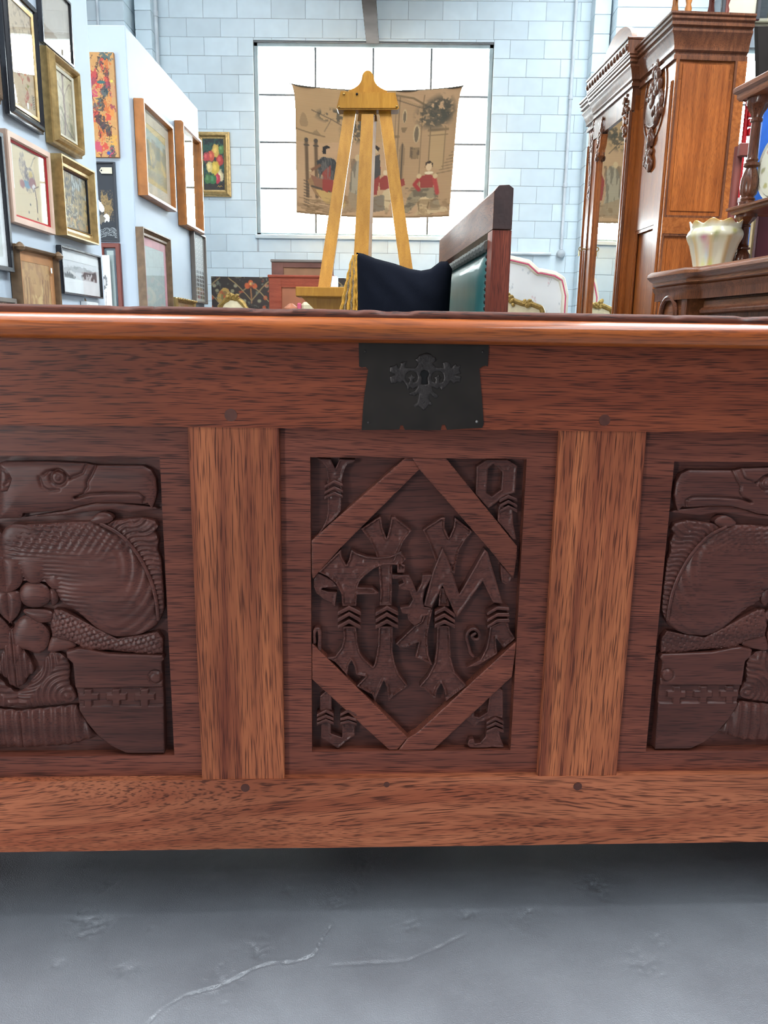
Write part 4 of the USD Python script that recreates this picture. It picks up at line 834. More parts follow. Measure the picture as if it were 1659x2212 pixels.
def art_meadow(w, h):
    return Art(w, h, 90, (160, 150, 104), .08, 8).poly([(0, 0), (100, 0), (100, 12), (0, 8)], (196, 178, 120)).poly([(0, 8), (100, 14), (100, 30), (0, 26)], (150, 168, 156), .9, 3).tex((98, 116, 104), 9, .5, .6, .7, 3, (0, 20, 100, 70)).tex((196, 170, 98), 8, .52, .62, .8, 6, (20, 40, 100, 90)).poly([(0, 78), (100, 70), (100, 92), (0, 86)], (138, 140, 112), .7, 4).poly([(0, 90), (100, 94), (100, 100), (0, 100)], (190, 164, 90), .8, 2)
def art_blank(w, h): return Art(w, h, 60, (176, 192, 190), .03, 6).tex((150, 166, 166), 20, .55, .7, .3, 3).ell(72, 92, 3, 1.5, (90, 70, 60))
def art_grid(w, h):
    a = Art(w, h, 90, (176, 180, 178), .03, 9); rows = 15
    for r in range(rows):
        for c in range(4): x0, y0 = 6 + 23 * c, 4 + 6.2 * r; a.poly([(x0, y0), (x0 + 19, y0 + .3), (x0 + 19, y0 + 4.9), (x0, y0 + 4.7)], (150, 154, 152) if r < 8 else (96, 92, 88)).line([(x0 + 4, y0 + 3.6), (x0 + 9, y0 + 1.4), (x0 + 15, y0 + 3.4)], 1.6, (70, 68, 66) if r > 7 else (206, 206, 202))
    return a
def art_flowers(w, h):
    a = Art(w, h, 90, (34, 44, 46), .15, 9).tex((44, 84, 70), 7, .48, .58, .9, 2)
    for x, y, r, c in ((62, 24, 12, (206, 168, 78)), (80, 42, 11, (186, 60, 52)), (58, 58, 13, (206, 172, 62)), (82, 72, 10, (214, 196, 150)), (40, 34, 10, (198, 84, 60)), (66, 78, 9, (186, 46, 66)), (44, 80, 11, (52, 110, 62)), (30, 56, 10, (214, 190, 120)), (88, 20, 8, (90, 130, 70)), (16, 36, 9, (190, 70, 70)), (20, 78, 10, (66, 110, 60))):
        a.ell(x, y, r * 1.7, r * 1.2, c, 1, .25, 5).ell(x - 3, y - 2, r * .9, r * .6, tuple(min(255, v + 36) for v in c), .8, .5, 3)
    return a.poly([(0, 88), (100, 86), (100, 100), (0, 100)], (44, 34, 28), .9, 2).line([(66, 93), (72, 91), (76, 94), (82, 91), (88, 93)], 1.2, (196, 150, 60))
W1, W2_ = dict(X=X1W), dict(X=X2W)
# near partition
t, w, h, d = picture([(4, -60), (88, 30), (14, 245), (94, 284)], 'black and gold framed needlework sampler with a bright reflection across its top', 'black_wood', raised(.045, .035), art_sampler, **W1, yaw=2.2, tilt=.5, inner=('gold_leaf', .016), artlabel='linen sampler with small red and green motifs'); price_tag(t, -.01, -h * .36, -.03)
t, w, h, d = picture([(84, -90), (158, 38), (88, 98), (155, 132)], 'thin black framed faded print, topmost on the near partition', 'black_wood', flatp(.012, .02), lambda w, h: Art(w, h, 60, (176, 170, 158), .06, 7).poly([(0, 70), (100, 78), (100, 100), (0, 100)], (150, 136, 116), 1, 3), **W1, tilt=.6, yaw=.4); price_tag(t, w * .2, -h * .38, -.022, .015)
picture([(115, 101), (180, 158), (121, 307), (183, 339)], 'gold framed painting of a bare tree trunk in woodland', 'gold_leaf', raised(.055, .06), art_tree, **W1, inner=('mat_cream', .012), look='oil_paint', glass=False)
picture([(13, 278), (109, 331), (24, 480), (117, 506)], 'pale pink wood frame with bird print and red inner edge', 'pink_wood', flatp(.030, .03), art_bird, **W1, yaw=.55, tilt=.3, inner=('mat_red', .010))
picture([(137, 337), (207, 371), (138, 511), (209, 524)], 'black and gold framed autumn forest stream painting', 'gold_leaf', scoop(.05, .06), art_forest, **W1, look='oil_paint', glass=False, inner=('black_wood', .006))
picture([(-70, 245), (15, 296), (-60, 580), (21, 581)], 'black framed print with white mount cut by the left edge of the photograph', 'black_wood', flatp(.022, .03), lambda w, h: Art(w, h, 40, (206, 210, 206), .03).poly([(50, 60), (90, 60), (90, 84), (50, 84)], (186, 190, 184)), **W1, mount='mat_white', mw=.14)
t, w, h, d = picture([(46, 530), (133, 548), (46, 715), (131, 715)], 'worn brown framed woodland study with a tan mount', 'brown_wood', [(0, 0), (0, .03), (.006, .045), (.014, .04), (.02, .02), (.02, 0)], art_woods, **W1, mount='mat_tan', mw=.12, glass=False); price_tag(t, w * .34, h * .27, -.03, .012)
def corner_knob(t, w, h, d):
    for sx in (-1, 1):
        for sz in (1,): obj('corner_ornament', mv(lathe([(.004, -.02), (.018, -.012), (.022, 0), (.012, .014), (.003, .02)], 10), sx * (w / 2 - .01), -d, sz * (h / 2 - .012)), 'brown_wood', t)
corner_knob(t, w, h, d)
picture([(132, 527), (219, 556), (136, 633), (220, 646)], 'black framed black and white mountain landscape with white mount', 'black_wood', flatp(.010, .025), art_landscape, **W1, mount='mat_white', mw=(.035, .035, .05, .07))
picture([(-40, 640), (38, 643), (-40, 735), (38, 730)], 'pale framed grey sketch low on the near partition', 'grey_wood', flatp(.02, .025), lambda w, h: Art(w, h, 50, (196, 190, 180), .05).tex((120, 114, 108), 9, .52, .6, .8, 4), **W1)
picture([(-110, 60), (3, 95), (-110, 190), (7, 190)], 'carved brown frame edge at the far left above the bird print', 'brown_wood', raised(.05, .05), art_woods, **W1)
t, w, h, d = picture([(188, 651), (213, 654), (188, 730), (213, 730)], 'small white framed picture with a wire hook low at the partition end', 'mat_white', flatp(.02, .03), art_blank, **W1)
obj('hook', tube([(-w * .3, -.01, h / 2), (-w * .3, -.01, h / 2 + .014), (-w * .22, -.01, h / 2 + .004)], .003), 'brown_wood', t)
# end face of the far partition
YF = dict(Y=Y2N)
c, w, h = place([(188, 112), (245, 113), (205, 338), (257, 342)], Y=Y2N - .03)
t = thing('canvas', 'tall narrow orange and red abstract canvas on the partition end', 'painting', (c[0], Y2N - .004, c[2]))
a = art_abstract(w, h); obj('stretched_canvas', bx(-w / 2, w / 2, -.028, 0, -h / 2, h / 2, .002), 'mat_tan', t); obj('print', a.mesh(w - .003, h - .003, -.0288), 'oil_paint', t, col=a.col())
t, w, h, d = picture([(196, 348), (248, 350), (210, 521), (256, 524)], 'tall dark picture of white birds and an autumn leaf with a manila tag', 'charcoal_wood', flatp(.012, .022), art_night, **YF, glass=False)
obj('manila_tag', extr(Polygon([(-.05, .0), (-.035, .022), (.045, .022), (.045, -.022), (-.035, -.022)]).difference(Point(-.035, 0).buffer(.006)), .002, 'y', -.018 - .005), 'mat_cream', t, label='blank manila tag'); 
m = t; UsdGeom.Xformable(stage.GetPrimAtPath(t + '/manila_tag')).AddTranslateOp().Set(Gf.Vec3d(w * .12, 0, h * .39))
picture([(212, 524), (258, 526), (226, 715), (268, 715)], 'red-brown framed print with slate grey mount below the bird picture', 'red_brown_wood', flatp(.035, .03), art_blank, **YF, mount='mat_grey', mw=.2)
t = thing('paper_sheet', 'white paper drawing leaning at the foot of the partition end', 'drawing', (P(222, 600, Y=Y2N - .06)[0], Y2N - .06, 0)); zt = P(228, 551, Y=Y2N - .06)[2]
a = Art(.1, zt - .5, 50, (226, 228, 228), .02).ell(60, 22, 22, 6, (90, 92, 96), .9, .3, 6).ell(60, 22, 10, 3, (210, 210, 210), .9).line([(66, 30), (40, 90)], 2, (120, 120, 126)); wq = P(239, 600, Y=Y2N - .06)[0] - P(205, 600, Y=Y2N - .06)[0]
obj('board', bx(-wq / 2, wq / 2, .0, .006, 0, zt), 'mat_white', t); obj('print', mv(a.mesh(wq, zt - .5, -.001), 0, 0, (zt + .5) / 2), 'print', t, col=a.col())
# side of the far partition
picture([(308, 218), (376, 270), (320, 430), (379, 450)], 'orange wood framed meadow watercolour with cream mount', 'orange_wood', flatp(.028, .075), art_meadow, **W2_, mount='mat_cream', mw=.13)
picture([(395, 262), (437, 303), (402, 490), (440, 503)], 'rounded golden oak framed mirror reflecting the window', 'orange_wood', [(0, 0), (0, .06), (.012, .075), (.03, .075), (.04, .06), (.04, 0)], 'mirror_glass', **W2_, glass=False, name='wall_mirror', cat='mirror')
picture([(308, 493), (370, 514), (320, 720), (374, 700)], 'grey-brown framed print with a scalloped pink mount', 'brown_wood', scoop(.06, .06), art_blank, **W2_, mount='mat_pink', mw=.1)
picture([(420, 497), (446, 511), (422, 655), (447, 655)], 'grey framed sheet of many small pictures in rows', 'grey_wood', flatp(.02, .04), art_grid, **W2_)
t, w, h, d = picture([(384, 645), (424, 647), (384, 700), (424, 700)], 'small ornate gold frame low on the far partition', 'gold_leaf', raised(.04, .04), art_woods, **W2_)
for k in range(9): obj('bead', mv(trimesh.creation.icosphere(1, .012), (k / 8 - .5) * (w - .03), -.045, h / 2 - .012), 'gold_leaf', t)
picture([(424, 283), (495, 284), (424, 424), (497, 423)], 'ornate gilt framed oil painting of bright flowers on the back wall', 'gold_leaf', raised(.075, .07), art_flowers, Y=YW, look='oil_paint', glass=False)

# ---------------------------------------------------------------- tapestry, easel, settle
def art_tapestry(w, h):
    a = Art(w, h, 230, (184, 146, 108), .05, 12, 2)
    D_, M_, L_, R_, G_ = (84, 72, 60), (132, 106, 76), (194, 164, 122), (146, 66, 56), (92, 92, 82)
    a.poly([(0, 0), (62, 0), (60, 40), (0, 44)], (176, 140, 98), .8, 1)
    a.poly([(60, 0), (62, 3), (80, 14), (100, 18), (100, 100), (58, 78), (58, 50)], (172, 136, 98), .9)
    # palace
    for x in (62, 64, 78.5): a.line([(x, 4), (x, 76)], .45, M_, .9)
    a.line([(60, 3), (72, 6), (80, 12)], .8, M_).line([(60, 6), (80, 15)], .5, D_, .6).line([(58, 36), (64, 36)], 1.2, M_)
    for x, y, rx, ry in ((67.5, 20, 1.4, 6), (75.5, 34, 2.3, 8)): a.ell(x, y, rx, ry, L_, .9).ell(x, y + .5, rx * .65, ry * .85, D_, .8)
    a.poly([(65.5, 29), (69.5, 29), (68, 33), (66.5, 33)], M_).poly([(72, 45), (78, 45), (77.5, 54), (72.5, 54)], M_, .9, .6).tex(D_, 40, .5, .58, .6, 3, (72, 44, 78, 53)); a.poly([(65, 46), (67, 40), (69, 46), (68, 74), (66, 74)], M_, .7).line([(67, 42), (67, 74)], .4, D_)
    a.poly([(84, 32), (94, 32), (94, 64), (84, 60)], (176, 142, 100), .9).line([(83, 32), (95, 32)], 1.0, M_).line([(83, 36), (95, 36)], .5, M_)
    for x in (84, 93.5): a.line([(x, 30), (x, 62)], .5, M_)
    for k in range(8): a.line([(90 + 1.4 * k, 66 - 2.6 * k), (100, 64.5 - 2.4 * k)], .45, M_, .9)
    # foliage
    for x0, y0, x1, y1, s, n in ((72, 6, 100, 34, 21, .43), (78, 2, 100, 30, 25, .46), (26, 22, 46, 44, 31, .45), (10, 14, 36, 28, 35, .48), (36, 20, 50, 34, 39, .46)):
        m = np.clip((meshkit.fbm(np.column_stack([a.x * .42, a.y * .36, 0 * a.x + s]), 4, s) - n) / .05, 0, 1) * np.clip((1 - np.hypot((a.x - (x0 + x1) / 2) / (x1 - x0) * 2, (a.y - (y0 + y1) / 2) / (y1 - y0) * 2)) * 2.5, 0, 1); a.put(m, (78, 74, 62) if s % 2 else G_, .85)
    a.line([(10, 18), (22, 24), (34, 32), (44, 44)], .5, D_, .7, .6).line([(22, 24), (18, 34)], .4, D_, .6, .5)
    # far dome and mooring posts
    a.poly(a.bez([(2, 32), (3, 23), (5, 20), (7, 24), (8, 32)]), (148, 118, 84), .8).line([(0, 34), (12, 37), (18, 38)], .6, M_).poly([(9, 37), (13, 33), (16, 37)], M_, .7)
    for x in (6.5, 12.5): a.line([(x, 44), (x + .8, 86)], 1.5, (96, 76, 56), .9).ell(x, 42, 1.4, 2, D_).line([(x - 1.2, 46), (x + 1.4, 46)], .7, D_)
    for k in range(9): a.line([(5, 74 + 2.4 * k), (8, 75 + 2.4 * k)], .5, D_, .8)
    # boat and water
    a.poly([(7, 74), (12, 84), (22, 92), (34, 92), (34, 84), (20, 80), (10, 70)], (150, 112, 76), .95).poly([(12, 80), (18, 90), (30, 94), (34, 90), (26, 82)], (190, 152, 92), .9).poly([(9, 69), (18, 72), (21, 79), (12, 78)], (140, 96, 72)).line([(10, 78), (22, 81)], .8, D_)
    for k in range(22): a.line([(2 + (k * 7) % 18, 88 + .62 * k), (12 + (k * 11) % 22, 89 + .6 * k)], .4, (122, 96, 66), .7, .8)
    # standing man in a dark cape, red breeches
    a.poly([(17, 70), (23, 68), (25, 79), (23, 82), (21, 80), (20, 82), (17, 80)], R_).poly([(16, 64), (20, 58), (25, 60), (26, 70), (17, 71)], (146, 70, 58)).poly([(13, 58), (17, 54), (24, 55), (27, 60), (26, 72), (22, 72), (22, 60), (17, 66), (15, 72)], (66, 64, 62)).tex((120, 112, 100), 34, .5, .6, .6, 8, (13, 54, 27, 72), 3, .6)
    a.line([(15, 61), (9, 66)], 1.2, (124, 86, 62)).ell(9, 66, 1, 1, L_).ell(19.6, 49.5, 2.1, 3.2, (186, 148, 112)).poly([(16.5, 50), (17, 46), (20, 44.5), (21.6, 46.5), (19, 48), (19, 52), (17.2, 52)], (52, 46, 42))
    # lady and gallant behind the easel
    a.poly(a.bez([(36, 58), (42, 52), (46, 60), (44, 76), (48, 94), (34, 94), (34, 76)]), (164, 148, 122), .95).tex(D_, 30, .52, .6, .6, 14, (34, 54, 48, 94), 3, .5).ell(39, 53, 1.8, 2.8, L_)
    a.poly([(46, 66), (50, 56), (54, 60), (53, 74), (52, 82), (47, 82)], R_).poly([(48, 52), (53, 50), (54, 66), (50, 70)], (80, 74, 68)).ell(50.5, 46.5, 2, 3, L_).poly([(48.6, 46), (50, 42.5), (53, 45), (52, 48), (50, 45)], (62, 52, 46)).poly([(34, 80), (50, 86), (50, 96), (30, 96)], (156, 128, 96), .8, 1.5)
    # seated child in red, dog
    a.poly([(53, 70), (57, 66), (61, 70), (60, 78), (54, 78)], R_).ell(57, 64.5, 1.6, 2.2, (206, 178, 140)).poly([(66, 70), (69, 69), (70, 74), (67, 76)], R_).poly(a.bez([(55, 80), (60, 76), (64, 79), (66, 86), (60, 88), (60, 96), (57, 96), (57, 87)]), (196, 168, 126), .95).poly([(48, 84), (56, 82), (58, 94), (50, 96)], G_, .7, 1.4)
    # seated woman in red on a stone bench
    a.poly([(76, 84), (90, 84), (87, 88), (86, 96), (89, 98), (76, 98), (79, 95), (78, 88)], (186, 154, 112)).line([(76, 84.5), (90, 84.5)], 1, (206, 174, 130)).line([(79, 88), (80, 95)], .5, M_).line([(86, 88), (85, 95)], .5, M_)
    a.poly(a.bez([(74, 78), (84, 75), (91, 78), (92, 84), (86, 86), (82, 82), (76, 92), (71, 98), (70, 92)]), (146, 128, 98), .95).tex(D_, 30, .5, .6, .6, 19, (70, 76, 92, 98), 1, 2)
    a.poly([(79, 68), (85, 66), (89, 69), (88, 77), (80, 77)], R_).line([(79, 69), (76, 74), (79, 78)], 1.6, (158, 60, 54)).line([(88.5, 69), (90, 76), (91, 81)], 1.8, (168, 70, 62)).ell(78.6, 67.5, 1.6, 2, L_).ell(89, 68, 1.6, 2, L_)
    a.ell(84.6, 60.5, 2, 3.3, (206, 172, 132)).poly([(82, 61), (82.4, 57), (85, 55.8), (87.2, 58), (87, 61), (86, 57.6), (83.4, 58)], (72, 58, 46)).ell(84.8, 65.2, 3, 1.3, (214, 192, 154))
    a.poly([(86, 88), (92, 86), (94, 94), (88, 96)], (150, 130, 100), .9, 1).poly([(84, 93), (97, 92), (99, 96), (86, 97)], (200, 170, 128), .8, 1)
    a.tex((120, 92, 62), 22, .54, .64, .5, 29, (0, 86, 100, 100), 1, 2.2).line([(0, 99.4), (100, 99.4)], .5, (122, 92, 60))
    a.c = a.c * (1 + .10 * np.sign(np.sin(a.y * 6.5))[:, None] * .25); return a
paint_look('tapestry_weave', .95, bump=.35, bscale=500, trans=.06)
YT = 9.55
A_ = art_tapestry(1.95, 1.5); u, v = A_.x / 100, A_.y / 100
def tap_px(u, v):
    top = np.stack([630 + 370 * u, 182 + 4 * u + 13 * (1 - (2 * u - 1) ** 2) ** .8], -1); bot = np.stack([641 + 329 * u, 459 + 8 * u + 7 * (1 - (2 * u - 1) ** 2)], -1)
    top[..., 0] += 8 * np.exp(-u * 40) * 0
    px = top * (1 - v)[..., None] + bot * v[..., None]; px[..., 0] += (1 - 2 * u) * 7 * np.sin(np.pi * v) * 0 + (1 - 2 * u) * (8 * (1 - np.exp(-v * 14)) - 8 * v * 1.0); return px
px = tap_px(u, v); yy = YT + .018 * np.sin(u * 9) * v + .02 * np.sin(u * 21 + v * 3) * (1 - v) + .03 * (v - .5)
pts = np.array([P(a, b, Y=y) for (a, b), y in zip(px, yy)])
g = A_.mesh(); nv = len(pts); b2 = pts + [0, .006, 0]; ring = np.r_[np.arange(A_.nx), np.arange(A_.nx - 1, nv, A_.nx)[1:], np.arange(nv - 1, nv - A_.nx - 1, -1)[1:], np.arange(nv - A_.nx, -1, -A_.nx)[1:-1]]; rj = np.roll(ring, -1)
side = np.vstack([np.column_stack([ring, rj, rj + nv]), np.column_stack([ring, rj + nv, ring + nv])])
tap = thing('tapestry', 'sepia woven tapestry of Venetian figures hung across the window', 'tapestry')
obj('weave', trimesh.Trimesh(np.vstack([pts, b2]), np.vstack([g.faces, g.faces[:, ::-1] + nv, side]), process=False), 'tapestry_weave', tap, col=np.vstack([A_.col(), A_.col() * .8]))
plain('cord_grey', (90, 82, 70), .8)
tp = np.array([P(a, b, Y=YT - .004) for a, b in tap_px(np.linspace(0, 1, 40), np.zeros(40))]); obj('top_hem', tube(tp, .008, 6), 'cord_grey', tap)
for (a, b), (c, d) in (((630, 182), (622, 179)), ((1000, 186), (1004, 184))):
    q = [P(a, b, Y=YT), P(c, d, Y=9.85), P(c, d, Y=9.85) + [0.0, .17, .02]]; obj('cord', tube(np.array(q), .005, 6), 'cord_grey', tap)
# easel
wood('easel_wood', (130, 82, 20), (152, 104, 28), (170, 120, 40), axis='z', pore=.5, warp=.006, rough=.4, coat=.3, bump=.08)
YE = 3.7
ea = thing('easel', 'tall honey-coloured wooden studio easel standing before the window', 'easel')
def hexa(pf, pb): return trimesh.convex.convex_hull(np.array(list(pf) + list(pb)))
def board_px(quad, Y, th, Yb=None):
    f = [P(a, b, Y=Y if i < 2 or Yb is None else Yb) for i, (a, b) in enumerate(quad)]; return f, [p + [0, th, 0] for p in f]
def leg(tl, tr, bl, br, Y, th, Yb):
    """Timber that shows these pixel corners; runs on to the floor."""
    f = [P(*tl, Y=Y), P(*tr, Y=Y), P(*br, Y=Yb), P(*bl, Y=Yb)]; k = lambda a, b: a + (b - a) * (a[2] / (a[2] - b[2])); f[2], f[3] = k(f[1], f[2]), k(f[0], f[3]); f[2][2] = f[3][2] = 0
    return hexa(f, [p + [0, th, 0] for p in f])
obj('leg', leg((745, 225), (771, 225), (680, 668), (706, 668), YE, .03, YE - .22), 'easel_wood', ea)
obj('leg', leg((816, 225), (842, 225), (861, 555), (888, 555), YE, .03, YE - .16), 'easel_wood', ea)
obj('back_leg', tube(np.array([P(793, 215, Y=YE + .05), np.array([P(793, 215, Y=YE)[0] - .02, YE + .75, 0.015])]), .02, 4), 'easel_wood', ea)
f = [P(781, 246, Y=YE - .02), P(807, 246, Y=YE - .02), P(796, 540, Y=YE - .16), P(765, 540, Y=YE - .16)]; k = lambda a, b, z: a + (b - a) * ((a[2] - z) / (a[2] - b[2]))
f[2], f[3] = k(f[1], f[2], .35), k(f[0], f[3], .35); obj('mast', hexa(f, [p + [.012, .05, 0] for p in f]), 'easel_wood', ea)
obj('tie_plate', hexa([P(a, b, Y=YE + .012) for a, b in ((776, 237), (812, 237), (815, 262), (772, 262))], [P(a, b, Y=YE + .03) for a, b in ((776, 237), (812, 237), (815, 262), (772, 262))]), 'easel_wood', ea)
hb = Polygon([(p[0], p[2]) for p in (P(a, b, Y=YE - .03) for a, b in ((736, 197), (854, 200), (862, 234), (858, 237), (730, 237), (727, 233)))]); obj('head_block', cat_(extr(hb, .07, 'y', YE - .03), extr(hb.buffer(-.006), .08, 'y', YE - .034)), 'easel_wood', ea)
fin = smooth_closed([(P(a, b, Y=YE)[0], P(a, b, Y=YE)[2]) for a, b in ((783, 158), (795, 150), (807, 160), (808, 176), (820, 190), (848, 201), (742, 199), (768, 190), (781, 176))], 2); obj('finial', extr(Polygon(fin), .03, 'y', YE), 'easel_wood', ea)
sh0, sh1 = P(640, 626, Y=YE - .3), P(900, 632, Y=YE - .3)
obj('tray', cat_(bx(sh0[0], sh1[0], YE - .32, YE - .2, sh0[2] - .03, sh0[2], .004), bx(sh0[0], sh1[0], YE - .325, YE - .31, sh0[2] - .028, sh0[2] + .012, .003)), 'easel_wood', ea)
tb = P(690, 668, Y=YE - .26); obj('tray_bracket', extr(Polygon([(sh0[0] + .02, sh0[2] - .03), (sh1[0] - .02, sh0[2] - .03), (sh1[0] - .1, sh0[2] - .1), (sh0[0] + .1, sh0[2] - .1)]), .02, 'y', YE - .28), 'easel_wood', ea)
for a, b in ((743, 203), (771, 203), (732, 231), (857, 230)): c = P(a, b, Y=YE - .036); obj('screw', mv(trimesh.creation.icosphere(1, .005), *c), 'old_gold' if a != 771 else 'hole_black', ea)
# settle with green leather back
wood('settle_oak', (44, 26, 22), (92, 56, 44), (120, 80, 64), axis='y', warp=.02, wfreq=4, rough=.5, coat=.15)
wood('settle_oak_post', (50, 22, 18), (112, 52, 38), (134, 68, 50), axis='z', warp=.006, rough=.45, coat=.2)
plain('settle_end_grain', (54, 36, 34), .55, bump=.3, bscale=90, vary=.25, vscale=25)
plain('green_leather', (36, 88, 86), .42, coat=.15, vary=.14, vscale=9, bump=.12, bscale=130)
plain('dark_stud', (44, 42, 40), .35, metal=.7); plain('braid_grey', (104, 104, 98), .8)
YS = 2.07; pn = P(1080, 402, Y=YS); SA = 5.4 * math.pi / 180
p_far = P(946, 521, Y=3.07)
base = P(1080, 600, Y=YS); 
ZT = pn[2]; ZR = P(1080, 497, Y=YS)[2]
wl, wr = P(1064, 497, Y=YS)[0], P(1106, 497, Y=YS)[0]; PWD = wr - wl
ft = np.array([p_far[0] - P(1063, 402, Y=YS)[0], 3.07 - YS]); sa = math.degrees(math.atan2(-ft[0], ft[1])); SL = np.hypot(*ft)
st = thing('settle', 'oak settle with a studded green leather back, seen end-on behind the chest', 'settle', (wl, YS, 0), sa)
# local frame: x to the right (back of the settle), y away along its length; the sitter faces -x
TOPW = PWD
obj('back_post', extr(Polygon([(0, 0), (PWD, 0), (PWD, ZR), (.0, ZR)]), .06, 'y', 0), 'settle_oak_post', st)
obj('back_post', bx(0, PWD, SL - .06, SL, 0, ZR, .002), 'settle_oak_post', st)
obj('top_rail', extr(Polygon([(.0, ZR + .002), (PWD, ZR + .002), (PWD, ZT - .004), (PWD - .012, ZT + .004), (.012, ZT + .002), (.0, ZT - .012)]), SL, 'y', .0), 'settle_oak', st)
obj('rail_end', extr(Polygon([(.001, ZR + .003), (PWD - .001, ZR + .003), (PWD - .001, ZT - .004), (PWD - .012, ZT + .003), (.012, ZT + .001), (.001, ZT - .012)]), -.002, 'y', .0), 'settle_end_grain', st, label='dark end grain of the top rail')
ny, nz = 40, 24; gy, gz = np.meshgrid(np.linspace(.062, SL - .062, ny), np.linspace(.50, ZR - .035, nz)); bul = .018 * np.clip(np.minimum.reduce([gy - .062, SL - .062 - gy, ZR - .035 - gz]) / .06, 0, 1) ** .5
bul = bul + .004 * n2(np.column_stack([gy.ravel(), gz.ravel()]), 8).reshape(gy.shape); i = np.arange(ny * nz).reshape(nz, ny)
fc_ = np.vstack([np.column_stack([i[:-1, :-1].ravel(), i[1:, :-1].ravel(), i[1:, 1:].ravel()]), np.column_stack([i[:-1, :-1].ravel(), i[1:, 1:].ravel(), i[:-1, 1:].ravel()])])
lv = np.column_stack([.012 - bul.ravel(), gy.ravel(), gz.ravel()]); lm = trimesh.Trimesh(np.vstack([lv, lv * [0, 1, 1] + [.03, 0, 0]]), np.vstack([fc_, fc_[:, ::-1] + ny * nz]), process=False)
obj('leather_back', lm, 'green_leather', st, smooth=True, label='green leather upholstered back')
for k in range(26): obj('stud', mv(trimesh.creation.icosphere(1, .0075), .004, .066, .62 + (ZR - .66) * k / 25), 'dark_stud', st)
obj('braid', tube(np.column_stack([np.full(60, .002), np.linspace(.06, SL - .06, 60), ZR - .03 + .0022 * np.sin(np.arange(60) * 1.9)]), .013, 8), 'braid_grey', st, label='grey rope braid under the top rail')
obj('seat', bx(-.48, .0, .0, SL, .40, .46, .006), 'settle_oak', st)
obj('seat_leather', bx(-.46, .0, .03, SL - .03, .46, .50, .015), 'green_leather', st)
obj('lower_rail', bx(.0, PWD, .06, SL - .06, .44, .52), 'settle_oak', st)
for y in (0, SL - .06): obj('front_leg', bx(-.48, -.43, y, y + .06, 0, .40, .003), 'settle_oak_post', st)
# cushion
plain('navy_cloth', (13, 16, 25), 1.0, specular_ior_level=.1, bump=.3, bscale=500, vary=.15, vscale=5)
plain('gold_ribbon', (206, 152, 54), .45, metal=.25, vary=.3, vscale=70, bump=.4, bscale=260)
plain('beaded_trim', (150, 128, 100), .4, metal=.3, vary=.6, vscale=240)
YC = 2.42; c0, c1 = P(768, 600, Y=YC), P(978, 600, Y=YC); ctop = P(800, 545, Y=YC)[2]; CW, CHh = c1[0] - c0[0], ctop - .50
cu = thing('cushion', 'navy cushion with gold ribbon fringe leaning on the green settle', 'cushion', ((c0[0] + c1[0]) / 2, YC + .04, .503), 0)
n = 60; uu, vv = np.meshgrid(np.linspace(-1, 1, n), np.linspace(-1, 1, n)); ww = (1 - uu ** 2) ** .5 * (1 - vv ** 2) ** .5
sx = uu * (1 - .04 * (1 - vv ** 2)); topf = np.interp(uu, [-1, -.86, -.6, -.2, .1, .35, .55, .75, .9, 1], [1.0, .99, .94, .89, .84, .82, .84, .92, .92, .84]); sz = np.where(vv > 0, vv * topf, vv)
th = .075 * ww ** .8 + .003 * meshkit.fbm(np.stack([uu * 5, vv * 3, 0 * uu], -1), 3, 6) * ww + .004 * np.sin(uu * 9 + vv * 14) * np.exp(-((vv - .75) / .2) ** 2) * ww
fr = np.stack([sx * CW / 2, -th, (sz + 1) / 2 * CHh], -1).reshape(-1, 3); bk = fr * [1, -1, 1]; i = np.arange(n * n).reshape(n, n)
fq = np.vstack([np.column_stack([i[:-1, :-1].ravel(), i[:-1, 1:].ravel(), i[1:, 1:].ravel()]), np.column_stack([i[:-1, :-1].ravel(), i[1:, 1:].ravel(), i[1:, :-1].ravel()])])
cm = trimesh.Trimesh(np.vstack([fr, bk]), np.vstack([fq, fq[:, ::-1] + n * n]), process=False); cm.merge_vertices(); obj('cover', cm, 'navy_cloth', cu, smooth=True)
zz = np.linspace(.0, CHh * .99, 60)
for k, (dx, dy, m_, r) in enumerate(((.0, -.004, 'gold_ribbon', .006), (-.010, .006, 'gold_ribbon', .008), (-.020, .018, 'beaded_trim', .005), (-.030, .028, 'gold_ribbon', .008), (-.042, .040, 'beaded_trim', .005), (-.052, .052, 'gold_ribbon', .009))):
    sp = (1 - zz / CHh) ** .8; obj('fringe', tube(np.column_stack([-CW / 2 + .004 + dx * (.2 + sp * 2.0) + .0015 * np.sin(zz * 190 + k), dy * (.4 + sp * .6) + 0 * zz, zz]), r * (.55 + .45 * sp), 7), m_, cu)

# ---------------------------------------------------------------- wardrobe
wood('wardrobe_oak', (70, 32, 12), (140, 72, 26), (168, 94, 40), axis='z', warp=.008, wfreq=3, pore=.55, rough=.36, coat=.45, bump=.1)
wood('wardrobe_oak_cross', (70, 34, 14), (142, 76, 30), (172, 100, 46), axis='x', warp=.01, pore=.55, rough=.36, coat=.45, bump=.1)
wood('carved_walnut', (50, 27, 18), (98, 56, 34), (126, 76, 48), axis='z', warp=.01, rough=.35, coat=.4, bump=.15)
plain('brass', (206, 166, 70), .3, metal=.9)
ZW = 2.45
Tn, Tf, Ts = P(1452, 22, Z=ZW), P(1251, 223, Z=ZW), P(1660, 32, Z=ZW)
wd = Tn - Tf; WA = math.degrees(math.atan2(wd[1], wd[0])); ca, sa_ = math.cos(math.radians(WA)), math.sin(math.radians(WA))
WXv, WYv = np.array([ca, sa_, 0]), np.array([-sa_, ca, 0]); OH = .065
WL = np.hypot(*wd[:2]) - 2 * OH; WD = abs((Ts - Tn) @ WYv) - 2 * OH
